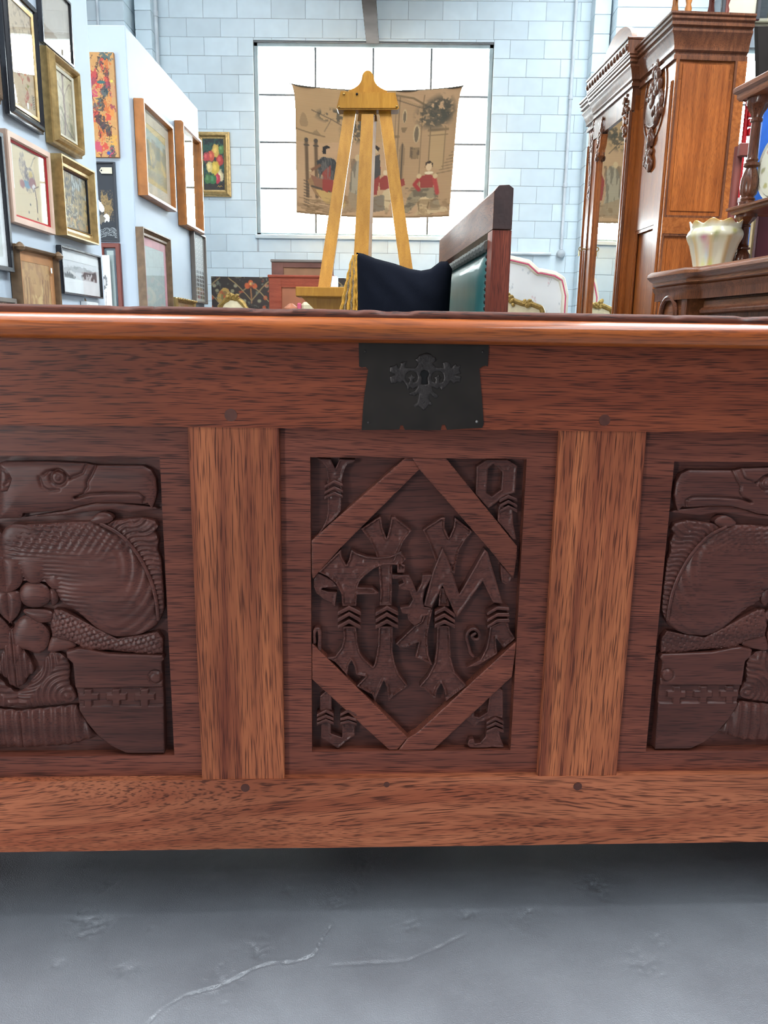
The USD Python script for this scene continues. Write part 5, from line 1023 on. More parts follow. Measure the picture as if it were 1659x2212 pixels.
WO = Tf + WXv * OH + WYv * OH; WO[2] = 0                       # far front corner; local x runs towards the camera, y into the wardrobe
wz = 2.45
wr_ = thing('wardrobe', 'tall carved oak wardrobe with a mirrored centre door', 'wardrobe', WO, WA)
def WP(px, py, y=0.0):
    p = P(px, py, plane=(WO + y * WYv, WYv)) - WO; return np.array([p @ WXv, p[2]])
CB = .05                                                        # the centre door stands forward of the sides
mx0, mx1 = WP(1274, 600, -CB)[0], WP(1329, 600, -CB)[0]; cx0, cx1 = WP(1262, 600, -CB)[0], WP(1335, 600, -CB)[0]; nx0 = cx1
ZT_ = wz - .30                                                 # underside of the cornice
body = cat_(bx(0, WL, .02, WD, .12, ZT_ + .02), bx(cx0, cx1, -CB + .022, .03, .12, ZT_ + .06), bx(.01, WL - .01, .03, WD - .01, 0, .13))
obj('carcass', body, 'wardrobe_oak', wr_)
corn = [(0, 0), (.014, .0), (.014, .022), (.006, .026), (.006, .036), (.020, .044), (.020, .058), (.024, .075), (.034, .105), (.046, .122), (.046, .132), (.040, .135), (.040, .142), (.054, .148), (.054, .160), (.049, .163), (.049, .169), (.060, .175), (.060, .186), (.055, .189), (.065, .195), (.065, .205), (0, .205)]
def cornice(x0, x1, y0, y1, z, sc=1.0): return mv(sweep([(a * sc, b * sc) for a, b in corn], [(x0, y1), (x0, y0), (x1, y0), (x1, y1)]), 0, 0, z)
zc0 = wz - .205
obj('cornice', cat_(cornice(0, WL, 0, WD, zc0), bx(.0, WL, 0.0, WD, zc0 - .005, wz - .003)), 'carved_walnut', wr_, smooth=20)
obj('frieze', cat_(bx(.0, WL, .0, .03, ZT_ - .02, zc0 + .002, .003), bx(WL - .03, WL + .004, .0, WD, ZT_ - .0, zc0 + .002, .003)), 'wardrobe_oak_cross', wr_)
obj('crest', cat_(cornice(cx0, cx1, -CB, .06, zc0 + .01, .8), bx(cx0, cx1, -CB, .06, ZT_ - .02, wz - .03)), 'carved_walnut', wr_)
# crown above the centre: beaded band and low arch
obj('crest_band', cat_(bx(cx0 - .05, cx1 + .03, -CB - .055, .05, wz - .035, wz + .045, .006), bx(cx0 - .055, cx1 + .035, -CB - .062, .05, wz + .04, wz + .055, .004)), 'carved_walnut', wr_)
for k in range(15):
    xk = cx0 - .03 + (cx1 - cx0 + .04) * k / 14; m = trimesh.creation.icosphere(1, .018); m.apply_scale([1.1, .6, 1]); obj('carved_boss', mv(m, xk, -CB - .056, wz + .004), 'carved_walnut', wr_)
an = np.linspace(0, math.pi, 24); cxm, cr_ = (cx0 + cx1) / 2, (cx1 - cx0) / 2
obj('arched_crown', extr(Polygon([(cxm + cr_ * .8 * math.cos(a), wz + .05 + .16 * math.sin(a)) for a in an]), .03, 'y', -CB), 'wardrobe_oak_cross', wr_)
# centre door: frame, wavy-headed mirror
zA = WP(1340, 210, -CB)[1]
mt = WP(1352, 200, -CB)[1] - .02
mpoly = [(mx0, .3), (mx1, .3), (mx1, mt - .26)] + [(mx1 - .03, mt - .235), (mx1 - .035, mt - .2)] + [((mx0 + mx1) / 2 + (mx1 - mx0) * .40 * math.cos(a), mt - .2 + .2 * math.sin(a)) for a in np.linspace(.1, math.pi - .1, 14)] + [(mx0 + .035, mt - .2), (mx0 + .03, mt - .235), (mx0, mt - .26)]
MP = Polygon(mpoly); door_ = sbox(cx0 + .005, .16, cx1 - .005, ZT_ - .03)
obj('door_frame', cat_(extr(door_.difference(MP), .024, 'y', -CB), extr(MP.buffer(.022).difference(MP.buffer(.004)).intersection(door_), .012, 'y', -CB - .01)), 'wardrobe_oak', wr_)
obj('door_mirror', extr(MP.buffer(.004), .004, 'y', -CB + .012), 'mirror_glass', wr_, label='tall mirror plate with a shaped head')
for x0, x1 in ((cx0, cx0 + .014), (cx1 - .014, cx1)): obj('door_bead', bx(x0, x1, -CB - .008, -CB + .01, .14, ZT_ - .02, .003), 'carved_walnut', wr_)
def clump(pts, s, seed, y):
    r2 = np.random.default_rng(seed); out = []
    for (x, z, r) in pts:
        for k in range(9):
            m = trimesh.creation.icosphere(1, s * r2.uniform(.5, 1)); m.apply_scale([1, .55, r2.uniform(.6, 1.5)]); out.append(mv(rot(m, [0, 1, 0], r2.uniform(0, 180)), x + r2.normal(0, r * .6), y - abs(r2.normal(0, .004)), z + r2.normal(0, r)))
    return cat_(*out)
obj('carved_spray', clump([(mx0 + .02, mt - .13, .03), (mx0 + .05, mt - .05, .03), (mx0 - .005, mt - .22, .03)], .018, 1, -CB - .004), 'carved_walnut', wr_)
obj('carved_spray', clump([(mx1 - .02, mt - .13, .03), (mx1 - .05, mt - .05, .03), (mx1 + .005, mt - .22, .03)], .018, 2, -CB - .004), 'carved_walnut', wr_)
kx, kz = WP(1262, 538, -CB - .02); 
key_ = obj('key', cat_(tube([(kx, -CB + .0, kz), (kx, -CB - .035, kz)], .004), mv(rot(trimesh.creation.torus(.012, .003), [0, 1, 0], 90), kx, -CB - .045, kz)), 'old_gold', wr_)
obj('key_tag', bx(kx - .03, kx - .012, -CB - .05, -CB - .046, kz - .045, kz - .01, .001), 'brass', wr_, label='small brass key tag')
# side bays with carved cartouches
for b0, b1 in ((0.0, cx0), (nx0, WL)):
    w_ = b1 - b0; cxm = (b0 + b1) / 2
    rec = sbox(b0 + w_ * .2, .2, b1 - w_ * .22, 1.45)
    obj('side_bay', extr(sbox(b0 + .003, .14, b1 - .003, ZT_ - .02).difference(rec), .022, 'y', 0), 'wardrobe_oak', wr_)
    obj('bay_moulding', extr(rec.buffer(.001).difference(rec.buffer(-.018)), .006, 'y', .004), 'wardrobe_oak', wr_)
    oz = WP(1413, 205)[1] if b1 == WL else WP(1413, 205)[1]
    ring = Point(0, 0).buffer(1, 32); O = affinity.translate(affinity.scale(ring, w_ * .26, .115), cxm, oz - .07)
    NI = affinity.translate(affinity.scale(ring, w_ * .33, .22), cxm, oz - .03)
    obj('cartouche', cat_(relief(O, -.004, lambda p, d: .010 * (1 - np.exp(-d / .02)) + .008 * np.exp(-((d - .008) / .005) ** 2), .002, .006), extr(NI.difference(NI.buffer(-.012)), .008, 'y', -.006)), 'carved_walnut', wr_)
    obj('carved_swag', clump([(cxm, oz + .1, .05), (cxm + w_ * .1, oz + .04, .04), (cxm - w_ * .12, oz + .02, .03), (cxm, oz - .03, .035), (cxm + w_ * .2, oz - .08, .03), (cxm, oz - .24, .03), (cxm - w_ * .04, oz - .3, .025), (cxm + .01, oz - .37, .02)], w_ * .07, 7, -.006), 'carved_walnut', wr_)
for x in (.0, WL - .028): obj('corner_reeds', cat_(*[tube([(x + .006 + .008 * k, -.002, .14), (x + .006 + .008 * k, -.002, ZT_)], .0042, 6) for k in range(3)]), 'wardrobe_oak', wr_)
# near end: framed panels
def side_frame():
    S = sbox(.0, .12, WD, zc0 - .0); zmid = 1.22 - .02
    p0 = WP  # panel rows measured on the end face
    n = WO + WXv * WL
    q = lambda px, py: (lambda p: np.array([(p - n) @ WYv, p[2]]))(P(px, py, plane=(n, WXv)))
    a0, a1 = q(1462, 122), q(1428, 470); b0, b1 = q(1430, 505), q(1424, 660); xr_ = q(1625, 130)[0]; xl_ = a0[0]
    U_, L_ = sbox(xl_, a1[1], min(xr_, WD - .05), a0[1]), sbox(xl_, .22, min(xr_, WD - .05), b0[1])
    obj('end_frame', extr(S.difference(U_).difference(L_), .016, 'x', WL), 'wardrobe_oak_cross', wr_)
    for R in (U_, L_):
        obj('end_panel', cat_(extr(R, .004, 'x', WL), extr(R.buffer(-.035), .006, 'x', WL + .003)), 'wardrobe_oak', wr_, label='large plain veneered end panel' if R is U_ else None)
        obj('panel_moulding', extr(R.buffer(.002).difference(R.buffer(-.012)), .012, 'x', WL + .0025), 'carved_walnut', wr_)
side_frame()
obj('plinth', cat_(bx(-.015, WL + .02, -.015, WD, 0, .11, .006), bx(cx0 - .01, cx1 + .01, -CB - .015, .02, 0, .11, .006)), 'wardrobe_oak_cross', wr_)
# things stored on top of the wardrobe
ct = thing('chair', 'copper brown spindle chair standing on top of the wardrobe', 'chair', WO + WXv * (WL - .13) + WYv * .16 + np.array([0, 0, wz]), WA)
for sx in (-.09, .09):
    for sy in (-.1, .1): obj('leg', mv(lathe([(.012, 0), (.018, .05), (.012, .07), (.02, .1), (.014, .14), (.016, .3), (.018, .40)], 10), sx, sy, 0), 'orange_wood' if sy < 0 else 'red_brown_wood', ct)
obj('seat', bx(-.12, .12, -.13, .13, .40, .44, .01), 'red_brown_wood', ct); obj('stretcher', tube([(-.09, -.1, .16), (.09, -.1, .16)], .008), 'red_brown_wood', ct); obj('stretcher', tube([(-.09, .1, .16), (.09, .1, .16)], .008), 'red_brown_wood', ct)
bt = thing('picture_back', 'cream backed picture standing on the wardrobe in a dark frame', 'picture', P(1598, 22, Y=WO[1] - WL + .06) * [1, 1, 0] + [0, 0, wz], 0)
obj('frame', mv(frame_mesh(.2, .34, flatp(.02, .02)), 0, 0, .17), 'charcoal_wood', bt); obj('backing', bx(-.09, .09, -.006, 0, .01, .33), 'mat_cream', bt)
bt = thing('mirror_frame', 'dull green ornate wall mirror standing on the wardrobe corner', 'mirror', P(1640, 24, Y=WO[1] - WL + .13) * [1, 1, 0] + [0, 0, wz], 0)
plain('dull_green', (124, 120, 98), .5, vary=.2); obj('frame', mv(frame_mesh(.16, .34, raised(.035, .03)), 0, 0, .17), 'dull_green', bt); obj('mirror_plate', bx(-.05, .05, -.008, -.004, .03, .31), 'mirror_glass', bt)

# ---------------------------------------------------------------- sideboard with shelves, and what stands on it
wood('sideboard_oak', (54, 28, 17), (122, 72, 44), (148, 92, 60), axis='x', warp=.01, pore=.6, rough=.32, coat=.5, bump=.08)
wood('sideboard_post', (44, 22, 15), (94, 52, 33), (118, 70, 46), axis='z', warp=.008, rough=.32, coat=.5, bump=.08)
ZS = 1.05
Sf, Sn = P(1405, 590, Z=ZS), P(1659, 547, Z=ZS); sd = Sn - Sf; SAng = math.degrees(math.atan2(sd[1], sd[0])); SXv = sd / np.linalg.norm(sd); SYv = np.array([-SXv[1], SXv[0], 0])
SL_ = np.linalg.norm(sd) + .55
sb = thing('sideboard', 'dark oak sideboard with carved shelf posts, in front of the wardrobe', 'sideboard', (Sf[0], Sf[1], 0), SAng)
def SP(px, py, y=0.0):
    p = P(px, py, plane=(Sf + y * SYv, SYv)) - Sf; return np.array([p @ SXv, p[2] + (Sf[2] if abs(Sf[2]) > 9 else 0) + ZS])
pe = SP(1479, 575)[0]; SD = .46
top_p = [(0, -.055), (.008, -.05), (.012, -.045), (.012, -.036), (.02, -.03), (.028, -.018), (.026, -.008), (.018, 0), (0, 0)]
tp_path = [(.02, SD), (.02, .02), (pe, .02), (pe + .035, .05), (SL_ - pe - .035, .05), (SL_ - pe, .02), (SL_ - .02, .02), (SL_ - .02, SD)]
obj('top', cat_(mv(sweep([(a, b) for a, b in top_p], tp_path), 0, 0, ZS), extr(Polygon(tp_path), .045, 'z', ZS - .046)), 'sideboard_oak', sb)
fz = [(0, -.1), (.004, -.1), (.004, -.075), (.01, -.065), (.012, -.055), (0, -.055)]
obj('frieze_moulding', mv(sweep(fz, tp_path), 0, 0, ZS), 'sideboard_post', sb)
for x0, x1 in ((.03, pe - .01), (SL_ - pe + .01, SL_ - .03)):
    obj('pedestal', bx(x0, x1, .03, SD - .02, .08, ZS - .05, .003), 'sideboard_oak', sb)
    obj('pilaster_strip', bx(x1 - .03 if x0 < .1 else x0, x1 if x0 < .1 else x0 + .03, .022, .04, .08, ZS - .09, .004), 'sideboard_post', sb)
    cxm = (x0 + x1 - .03) / 2; az = SP(1425, 668)[1]; pts = [(cxm + .05 * math.cos(a), .022, az - .02 + .06 * math.sin(a)) for a in np.linspace(0, math.pi, 18)]; pts = [(cxm + .05, .022, .2)] + pts + [(cxm - .05, .022, .2)]
    obj('arched_moulding', tube(np.array(pts), .009, 8), 'sideboard_post', sb)
obj('centre_carcass', bx(pe + .02, SL_ - pe - .02, .075, SD - .02, .08, ZS - .05), 'sideboard_post', sb)
zdr = SP(1560, 668, .06)[1]
obj('drawer_front', bx(pe + .03, SL_ - pe - .03, .062, .08, zdr, ZS - .105, .003), 'sideboard_oak', sb)
obj('drawer_moulding', mv(sweep([(0, -.012), (.01, -.008), (.012, 0), (.006, .008), (0, .01)], [(pe + .03, .062), (SL_ - pe - .03, .062)]), 0, 0, zdr), 'sideboard_post', sb)
obj('plinth', bx(.0, SL_, .01, SD, 0, .08, .004), 'sideboard_post', sb)
obj('cupboard_door', bx(pe + .04, SL_ - pe - .04, .064, .08, .12, zdr - .03, .006), 'sideboard_oak', sb)
# shelves above
sy0 = .16
tz = P(1584, 190, plane=(Sf + sy0 * SYv, SYv)); tx = (tz - Sf) @ SXv; tzz = tz[2]
mz = P(1568, 450, plane=(Sf + (sy0 - .0) * SYv, SYv)); mx_ = (mz - Sf) @ SXv; mzz = mz[2]
shp = lambda t: [(0, -t), (.006, -t), (.012, -t * .8), (.012, -t * .55), (.022, -t * .4), (.022, -t * .12), (.016, 0), (0, 0)]
for nm, x0, z, t_ in (('upper_shelf', tx, tzz, .044), ('middle_shelf', mx_, mzz, .024)):
    x1 = SL_ - x0
    obj(nm, mv(cat_(sweep(shp(t_), [(x0 + .022, SD), (x0 + .022, sy0 + .022), (x1 - .022, sy0 + .022), (x1 - .022, SD)]), bx(x0 + .02, x1 - .02, sy0 + .02, SD, -t_ + .002, -.002)), 0, 0, z), 'sideboard_oak', sb)
def column(z0, z1, r):
    H_ = z1 - z0; pr = [(1.1, 0), (1.1, .05), (.8, .06), (.9, .08), (.7, .1), (.95, .13), (1.05, .2), (1.0, .27), (.75, .34), (.6, .37), (.95, .385), (.95, .41), (.65, .42), (.75, .44), (.62, .46), (.6, .5), (.56, .72), (.55, .78), (.72, .79), (.72, .81), (.56, .82), (.7, .86), (1.0, .9), (1.1, .93), (1.35, .945), (1.35, 1.0)]
    return lathe([(a * r, z0 + b * H_) for a, b in pr], 28, flute=lambda z, a: 1 - .10 * (np.cos(a * 12) > .2) * ((z > z0 + .47 * H_) & (z < z0 + .77 * H_)) - .08 * np.cos(a * 8) * ((z > z0 + .12 * H_) & (z < z0 + .33 * H_)) + .12 * np.cos(a * 6) * ((z > z0 + .85 * H_) & (z < z0 + .94 * H_)))
for x in (tx + .055, SL_ - tx - .055): obj('shelf_post', mv(column(mzz - .0, tzz - .042, .026), x, sy0 + .06, 0), 'sideboard_post', sb)
for x in (tx + .055, SL_ - tx - .055): obj('shelf_post', mv(column(ZS - .002, mzz - .022, .026), x, sy0 + .06, 0), 'sideboard_post', sb)
# jardiniere
pc = P(1541, 545, plane=(Sf + .12 * SYv, SYv)); ys = np.linspace(0, 1, 26)
pw = lambda px: px * np.linalg.norm(pc - CAM) * .975 / F_PX / 1.0
prof = [(34, 0), (36, 2), (35, 6), (38, 22), (44, 44), (50, 56), (51.5, 62), (50, 68), (46.5, 73), (46, 76), (48, 84), (47, 86), (44, 82), (40, 60), (30, 12), (0.5, 8)]
hpx = pw(1)
pm_ = lathe([(a * hpx, b * hpx) for a, b in prof], 72, flute=lambda z, a: 1 + .035 * np.cos(a * 9) * np.clip(z / (20 * hpx), 0, 1) * np.clip((70 * hpx - z) / (20 * hpx), 0, 1) + .03 * np.cos(a * 9 + .6) * (z > 80 * hpx))
v = pm_.vertices; aa = np.arctan2(v[:, 1], v[:, 0]); v[:, 2] += (3.2 * hpx * np.cos(aa * 9) + 1.4 * hpx * np.cos(aa * 4 + 1)) * np.clip((v[:, 2] / hpx - 76) / 8, 0, 1); pm_.vertices = v
z_, rr = v[:, 2] / hpx, np.hypot(v[:, 0], v[:, 1]); col = np.tile(np.array(lin((226, 218, 190))), (len(v), 1))
lay = lambda m, c: col.__setitem__(slice(None), col * (1 - m[:, None]) + np.array(lin(c)) * m[:, None])
lay(.8 * np.clip((np.cos(aa * 9) - .5) * 3, 0, 1) * (z_ < 62), (214, 176, 116)); lay(np.clip((z_ - 80) / 5, 0, 1), (206, 158, 84)); lay(.3 * np.clip((meshkit.fbm(np.column_stack([np.cos(aa) * 3, np.sin(aa) * 3, z_ * .06]), 3, 3) - .52) / .06, 0, 1) * (z_ > 55), (204, 196, 120))
for da, zz_, r_, c_ in ((-2.35, 52, 8, (196, 84, 120)), (-2.35, 52, 4, (224, 150, 170)), (-2.2, 40, 5, (206, 128, 150)), (-2.5, 36, 4, (140, 150, 120)), (-2.25, 26, 6, (188, 204, 214)), (-2.45, 10, 7, (206, 206, 110)), (-2.05, 8, 6, (206, 206, 110)), (-1.2, 66, 6, (196, 190, 100)), (-1.9, 60, 5, (150, 150, 90))):
    lay(np.clip(1.3 - np.hypot((np.angle(np.exp(1j * (aa - da)))) * 44, z_ - zz_) / r_, 0, 1), c_)
paint_look('ceramic', .18, coat=.6)
jd = thing('jardiniere', 'cream floral ceramic jardiniere with a scalloped gilt rim on the sideboard', 'pot', (pc[0], pc[1], ZS), 0)
obj('bowl', pm_, 'ceramic', jd, col=col)
# floral plate on the middle shelf (only its rim shows)
a = Art(.22, .22, 60, (222, 218, 196), .03, 8, 4)
for k in range(16): a.ell(50 + 36 * math.cos(k * .785), 50 + 36 * math.sin(k * .785), 6, 5, [(150, 160, 110), (196, 130, 130), (190, 176, 110)][k % 3], .8, .4, 4)
fp = P(1690, 365, plane=(Sf + .26 * SYv, SYv)); pl_ = thing('plate', 'floral china plate propped on the middle shelf at the photograph edge', 'plate', (fp[0], fp[1], mzz + .11), SAng)
obj('dish', rot(lathe([(.06, 0), (.066, .006), (.105, .018), (.108, .014), (.07, -.002)], 32), [1, 0, 0], 90), 'mat_cream', pl_); m = np.hypot(a.x - 50, a.y - 50) < 46; g, gc = cull(a.mesh(.2, .2, -.019), m, a.col()); obj('pattern', g, 'print', pl_, col=gc)
# behind the shelves
plain('red_paint', (176, 26, 34), .35, coat=.3); plain('blue_paint', (22, 84, 170), .5, vary=.2, vscale=14); plain('maroon_leather', (74, 22, 30), .4, coat=.2); plain('cream_paper', (206, 184, 140), .8)
def boxpx(px0, py0, px1, py1, Y, th): p, q = P(px0, py0, Y=Y), P(px1, py1, Y=Y); return bx(p[0], q[0], Y, Y + th, q[2], p[2], .004)
Yb = 3.05
rc = thing('red_chair', 'red slatted metal chair standing behind the sideboard', 'chair', (0, 0, 0))
for py in (212, 236, 256, 276): obj('slat', boxpx(1618, py, 1700, py + 17, 5.05, .03), 'red_paint', rc)
for px in (1622, 1700): p = P(px, 205, Y=5.05); obj('post', tube([(p[0], 5.08, 0), (p[0], 5.08, p[2])], .014), 'red_paint', rc)
obj('seat', boxpx(1634, 410, 1700, 424, 4.75, .3), 'red_paint', rc)
bl = thing('blue_board', 'tall blue painted board leaning behind the sideboard shelves', 'board', (0, 0, 0))
f = [P(1656, 190, Y=Yb), P(1700, 190, Y=Yb), P(1640, 560, Y=Yb), P(1613, 560, Y=Yb)]; k = lambda a, b: a + (b - a) * (a[2] / (a[2] - b[2])); f[2], f[3] = k(f[1], f[2]), k(f[0], f[3]); obj('board_panel', hexa(f, [p + [0, .02, 0] for p in f]), 'blue_paint', bl)
for px, c_, nm, lb in ((1643, 'cream_paper', 'book', 'tall cream book upright at the back of the sideboard'), (1653, 'maroon_leather', 'book', 'tall maroon book upright at the back of the sideboard')):
    q = Sf + SXv * ((P(px, 520, plane=(Sf + .4 * SYv, SYv)) - Sf) @ SXv) + SYv * .36; t = thing(nm, lb, 'book', (q[0], q[1], ZS), SAng)
    obj('cover', cat_(bx(-.008, -.0065, -.0, .09, 0, .21), bx(.0065, .008, -.0, .09, 0, .21), bx(-.008, .008, 0, .002, 0, .21)), c_, t); obj('pages', bx(-.0065, .0065, .003, .086, .003, .207), 'mat_cream', t)
oc = thing('dining_chair', 'turned brown wooden chair with a maroon seat beyond the shelves', 'chair', (0, 0, 0))
for px in (1606, 1650):
    p = P(px, 312, Y=4.0); obj('back_post', mv(lathe([(.02, 0), (.022, .5), (.016, .8), (.024, .9), (.014, .95), (.024, 1.05), (.018, 1.1), (.02, max(1.2, p[2]))], 12), p[0], 4.05, 0), 'red_brown_wood', oc)
obj('crest_rail', boxpx(1600, 308, 1680, 338, 4.0, .03), 'red_brown_wood', oc); obj('back_pad', boxpx(1612, 385, 1660, 425, 3.98, .04), 'maroon_leather', oc)
obj('seat', bx(P(1606, 500, Y=4.0)[0], P(1660, 500, Y=4.0)[0], 3.6, 4.05, .44, .5, .01), 'maroon_leather', oc)
for px in (1606, 1650): p = P(px, 500, Y=3.65); obj('front_leg', mv(lathe([(.014, 0), (.02, .3), (.022, .44)], 10), p[0], 3.65, 0), 'red_brown_wood', oc)
lc = thing('leather_chair', 'dark maroon leather chair back between the jardiniere and blue board', 'chair', (0, 0, 0))
q0, q1 = P(1596, 560, Y=3.3), P(1640, 520, Y=3.3); obj('backrest', bx(q0[0], q1[0] + .2, 3.3, 3.4, .45, q1[2], .03), 'maroon_leather', lc); obj('seat', bx(q0[0], q1[0] + .2, 2.95, 3.35, .38, .48, .03), 'maroon_leather', lc)
for px in (0, 1): obj('leg', bx(q0[0] + px * .3, q0[0] + px * .3 + .04, 3.0, 3.04, 0, .39), 'red_brown_wood', lc)

# ---------------------------------------------------------------- furniture in the middle distance
def art_kilim(w, h):
    a = Art(w, h, 260, (66, 58, 54), .06, 20, 3); n = max(1, round(w / .55))
    for row in range(3):
        for k in range(-1, 2 * n + 2):
            s_ = 100 / n; x = (k * .5 + .25 + .5 * (row % 2)) * s_; y = (22 if k % 2 == 0 else 12) + 42 * row; e = .46
            if k % 2 == 0:
                a.poly(a.bez([(x, y - 30 * e), (x + .17 * s_, y - 4 * e), (x + .11 * s_, y + 14 * e), (x, y + 24 * e), (x - .11 * s_, y + 14 * e), (x - .17 * s_, y - 4 * e)]), (182, 146, 84)).poly(a.bez([(x, y - 20 * e), (x + .10 * s_, y - 2), (x, y + 14 * e), (x - .10 * s_, y - 2)]), (128, 116, 72)).ell(x, y - 1, .03 * s_, 2.5, (190, 80, 50))
            else:
                for d_ in (-1, 0, 1): a.ell(x + d_ * .07 * s_, y - 6 + abs(d_) * 3, .055 * s_, 3.4, (196, 100, 62), .95, .3, .6)
                a.ell(x, y - 5, .03 * s_, 1.8, (210, 166, 96)).line([(x, y), (x, y + 14)], .5, (160, 110, 72), 1, .6)
            for d_ in (-1, 1):
                a.line([(x, y + 12), (x + d_ * .16 * s_, y + 2), (x + d_ * .3 * s_, y - 6), (x + d_ * .42 * s_, y - 11)], .4, (150, 128, 90), 1, .8); a.ell(x + d_ * .26 * s_, y + 9, .045 * s_, 2.6, (186, 92, 58), .9, .4, .8).ell(x + d_ * .2 * s_, y - 13, .045 * s_, 2.2, (156, 148, 120), .9, .4, .8).ell(x + d_ * .36 * s_, y + 2, .04 * s_, 2.0, (148, 142, 112), .9, .4, .8)
    return a.tex((120, 122, 106), 36, .6, .66, .7, 8).tex((168, 80, 54), 30, .66, .7, .8, 14)
def P2(px, py, Y): p = P(px, py, Y=Y); return p[0], p[2]
Y1 = 8.4; x0, zt = P2(456, 601, Y1); x1, _ = P2(800, 601, Y1); zt = (zt + P2(600, 595, Y1)[1]) / 2
so = thing('sofa', 'long sofa with a dark floral tapestry-covered back under the block wall', 'sofa', ((x0 + x1) / 2, Y1, 0))
w_ = x1 - x0; a = art_kilim(w_, zt - .42); paint_look('kilim', .9, bump=.3, bscale=300)
obj('back', bx(-w_ / 2, w_ / 2, .004, .2, .1, zt, .03), 'brown_wood', so); obj('back_cover', mv(a.mesh(w_, zt - .42, .0), 0, 0, (zt + .42) / 2), 'kilim', so, col=a.col())
obj('seat', bx(-w_ / 2, w_ / 2, -.6, .0, .16, .42, .03), 'brown_wood', so)
for sx in (-1, 1):
    for y in (-.55, .1): obj('foot', bx(sx * (w_ / 2 - .1) - .03, sx * (w_ / 2 - .1) + .03, y - .03, y + .03, 0, .165), 'brown_wood', so)
plain('pale_damask', (198, 186, 154), .8, vary=.08, vscale=30, bump=.2, bscale=80)
def oval_chair(px0, px1, pytop, Y, label):
    x0, _ = P2(px0, pytop, Y); x1, zt = P2(px1, pytop, Y); c = (x0 + x1) / 2; r = (x1 - x0) / 2; t = thing('armchair', label, 'chair', (c, Y, 0)); rz = .26; zc_ = zt - rz
    an = np.linspace(0, 2 * math.pi, 40, endpoint=False); ov = np.column_stack([(r - .02) * np.cos(an), 0 * an, zc_ + (rz - .02) * np.sin(an)])
    obj('back_frame', tube(ov, .022 + .004 * np.sin(an * 14), 8, True), 'old_gold', t); obj('back_pad', relief(Polygon([(p[0] * .96, p[2]) for p in ov]), 0.0, lambda p, d: .03 * (1 - np.exp(-d / .05)), .02, .02), 'pale_damask', t, smooth=True)
    obj('carved_crest', clump([(0, zt + .0, .012), (.04, zt - .004, .01), (-.04, zt - .004, .01)], .016, 5, -.02), 'old_gold', t)
    obj('seat', bx(-r, r, -.5, .0, .36, .46, .03), 'pale_damask', t)
    for sx in (-1, 1):
        obj('leg', mv(lathe([(.014, 0), (.02, .1), (.028, .34)], 10), sx * (r - .04), -.45, 0), 'old_gold', t); obj('leg', mv(lathe([(.014, 0), (.02, .1), (.024, zc_ - rz + .04)], 10), sx * (r - .12), .0, 0), 'old_gold', t)
oval_chair(459, 546, 639, 6.6, 'gilt chair with a pale oval back showing above the chest')
def headboard(quad, Y, label, fm, pm_n, name='headboard', tr=.085):
    c, w, h = place(quad, Y=Y); zt = c[2] + h / 2; t = thing(name, label, 'bed headboard', (c[0], Y, 0))
    fw = .11; obj('top_rail', extr(Polygon([(-w / 2, zt - tr), (w / 2, zt - tr), (w / 2, zt + .01), (w / 2 * .2, zt + .012), (-w / 2, zt - .005)]), .04, 'y', 0), fm, t)
    for sx in (-1, 1): obj('post', bx(sx * w / 2, sx * (w / 2 - fw), -.002, .045, 0, zt - .01, .004), fm, t)
    obj('panel', bx(-w / 2 + fw - .01, w / 2 - fw + .01, .012, .03,   .3, zt - tr + .01), pm_n, t); obj('lower_rail', bx(-w / 2 + fw, w / 2 - fw, 0, .04, .2, .34), fm, t)
    obj('cap', bx(-w / 2 - .008, w / 2 + .008, -.01, .05, zt - .006, zt + .018, .005), 'grey_wood' if 'dusty' in label else fm, t); return t
wood('mahogany', (90, 36, 26), (146, 66, 46), (164, 82, 58), axis='x', warp=.008, pore=.4, rough=.4, bump=.05)
plain('tan_ply', (160, 96, 64), .5, vary=.12, vscale=6); plain('tan_board', (150, 108, 76), .6, vary=.15, vscale=7); plain('dusty_brown', (112, 70, 58), .6, vary=.2, vscale=10)
headboard([(588, 569), (720, 562), (588, 760), (720, 760)], 7.4, 'dusty brown wooden headboard leaning behind the mahogany one', 'dusty_brown', 'tan_board', tr=.05)
headboard([(582, 599), (722, 599), (582, 800), (722, 800)], 6.9, 'red mahogany headboard with a tan panel left of the easel', 'mahogany', 'tan_ply')
p, q = P(713, 596, Y=5.4), P(729, 622, Y=5.4)
wb = thing('white_box', 'small white box with a grey base on a stand behind the easel', 'box', (0, 0, 0)); obj('box', bx(p[0], q[0], 5.4, 5.48, q[2], p[2], .006), 'mat_white', wb); obj('base', bx(p[0] + .005, q[0] + .02, 5.385, 5.49, q[2] - .015, q[2], .004), 'steel_grey', wb)
obj('stand', tube([((p[0] + q[0]) / 2, 5.44, .0), ((p[0] + q[0]) / 2, 5.44, q[2] - .014)], .016), 'brown_wood', wb); obj('foot', mv(trimesh.creation.cylinder(.12, .02), (p[0] + q[0]) / 2, 5.44, .01), 'brown_wood', wb)
plain('pink_stripe', (196, 84, 110), .8); p = P(664, 652, Y=5.2)
pk = thing('striped_chair', 'chair back in cream with a pink stripe behind the easel leg', 'chair', (p[0], 5.2, 0))
obj('back_pad', cat_(bx(-.045, .05, 0, .06, .4, p[2], .02)), 'pale_damask', pk)
for sx in (-.055, .055): obj('stripe', bx(sx - .012, sx + .012, -.004, .05, .4, p[2] - .008, .006), 'pink_stripe', pk)
obj('wing', mv(lathe([(.02, 0), (.06, .06), (.05, .12), (.01, .15)], 12), -.11, .02, p[2] - .16), 'tan_ply', pk); obj('seat', bx(-.2, .2, -.35, .06, .34, .42, .03), 'pale_damask', pk)
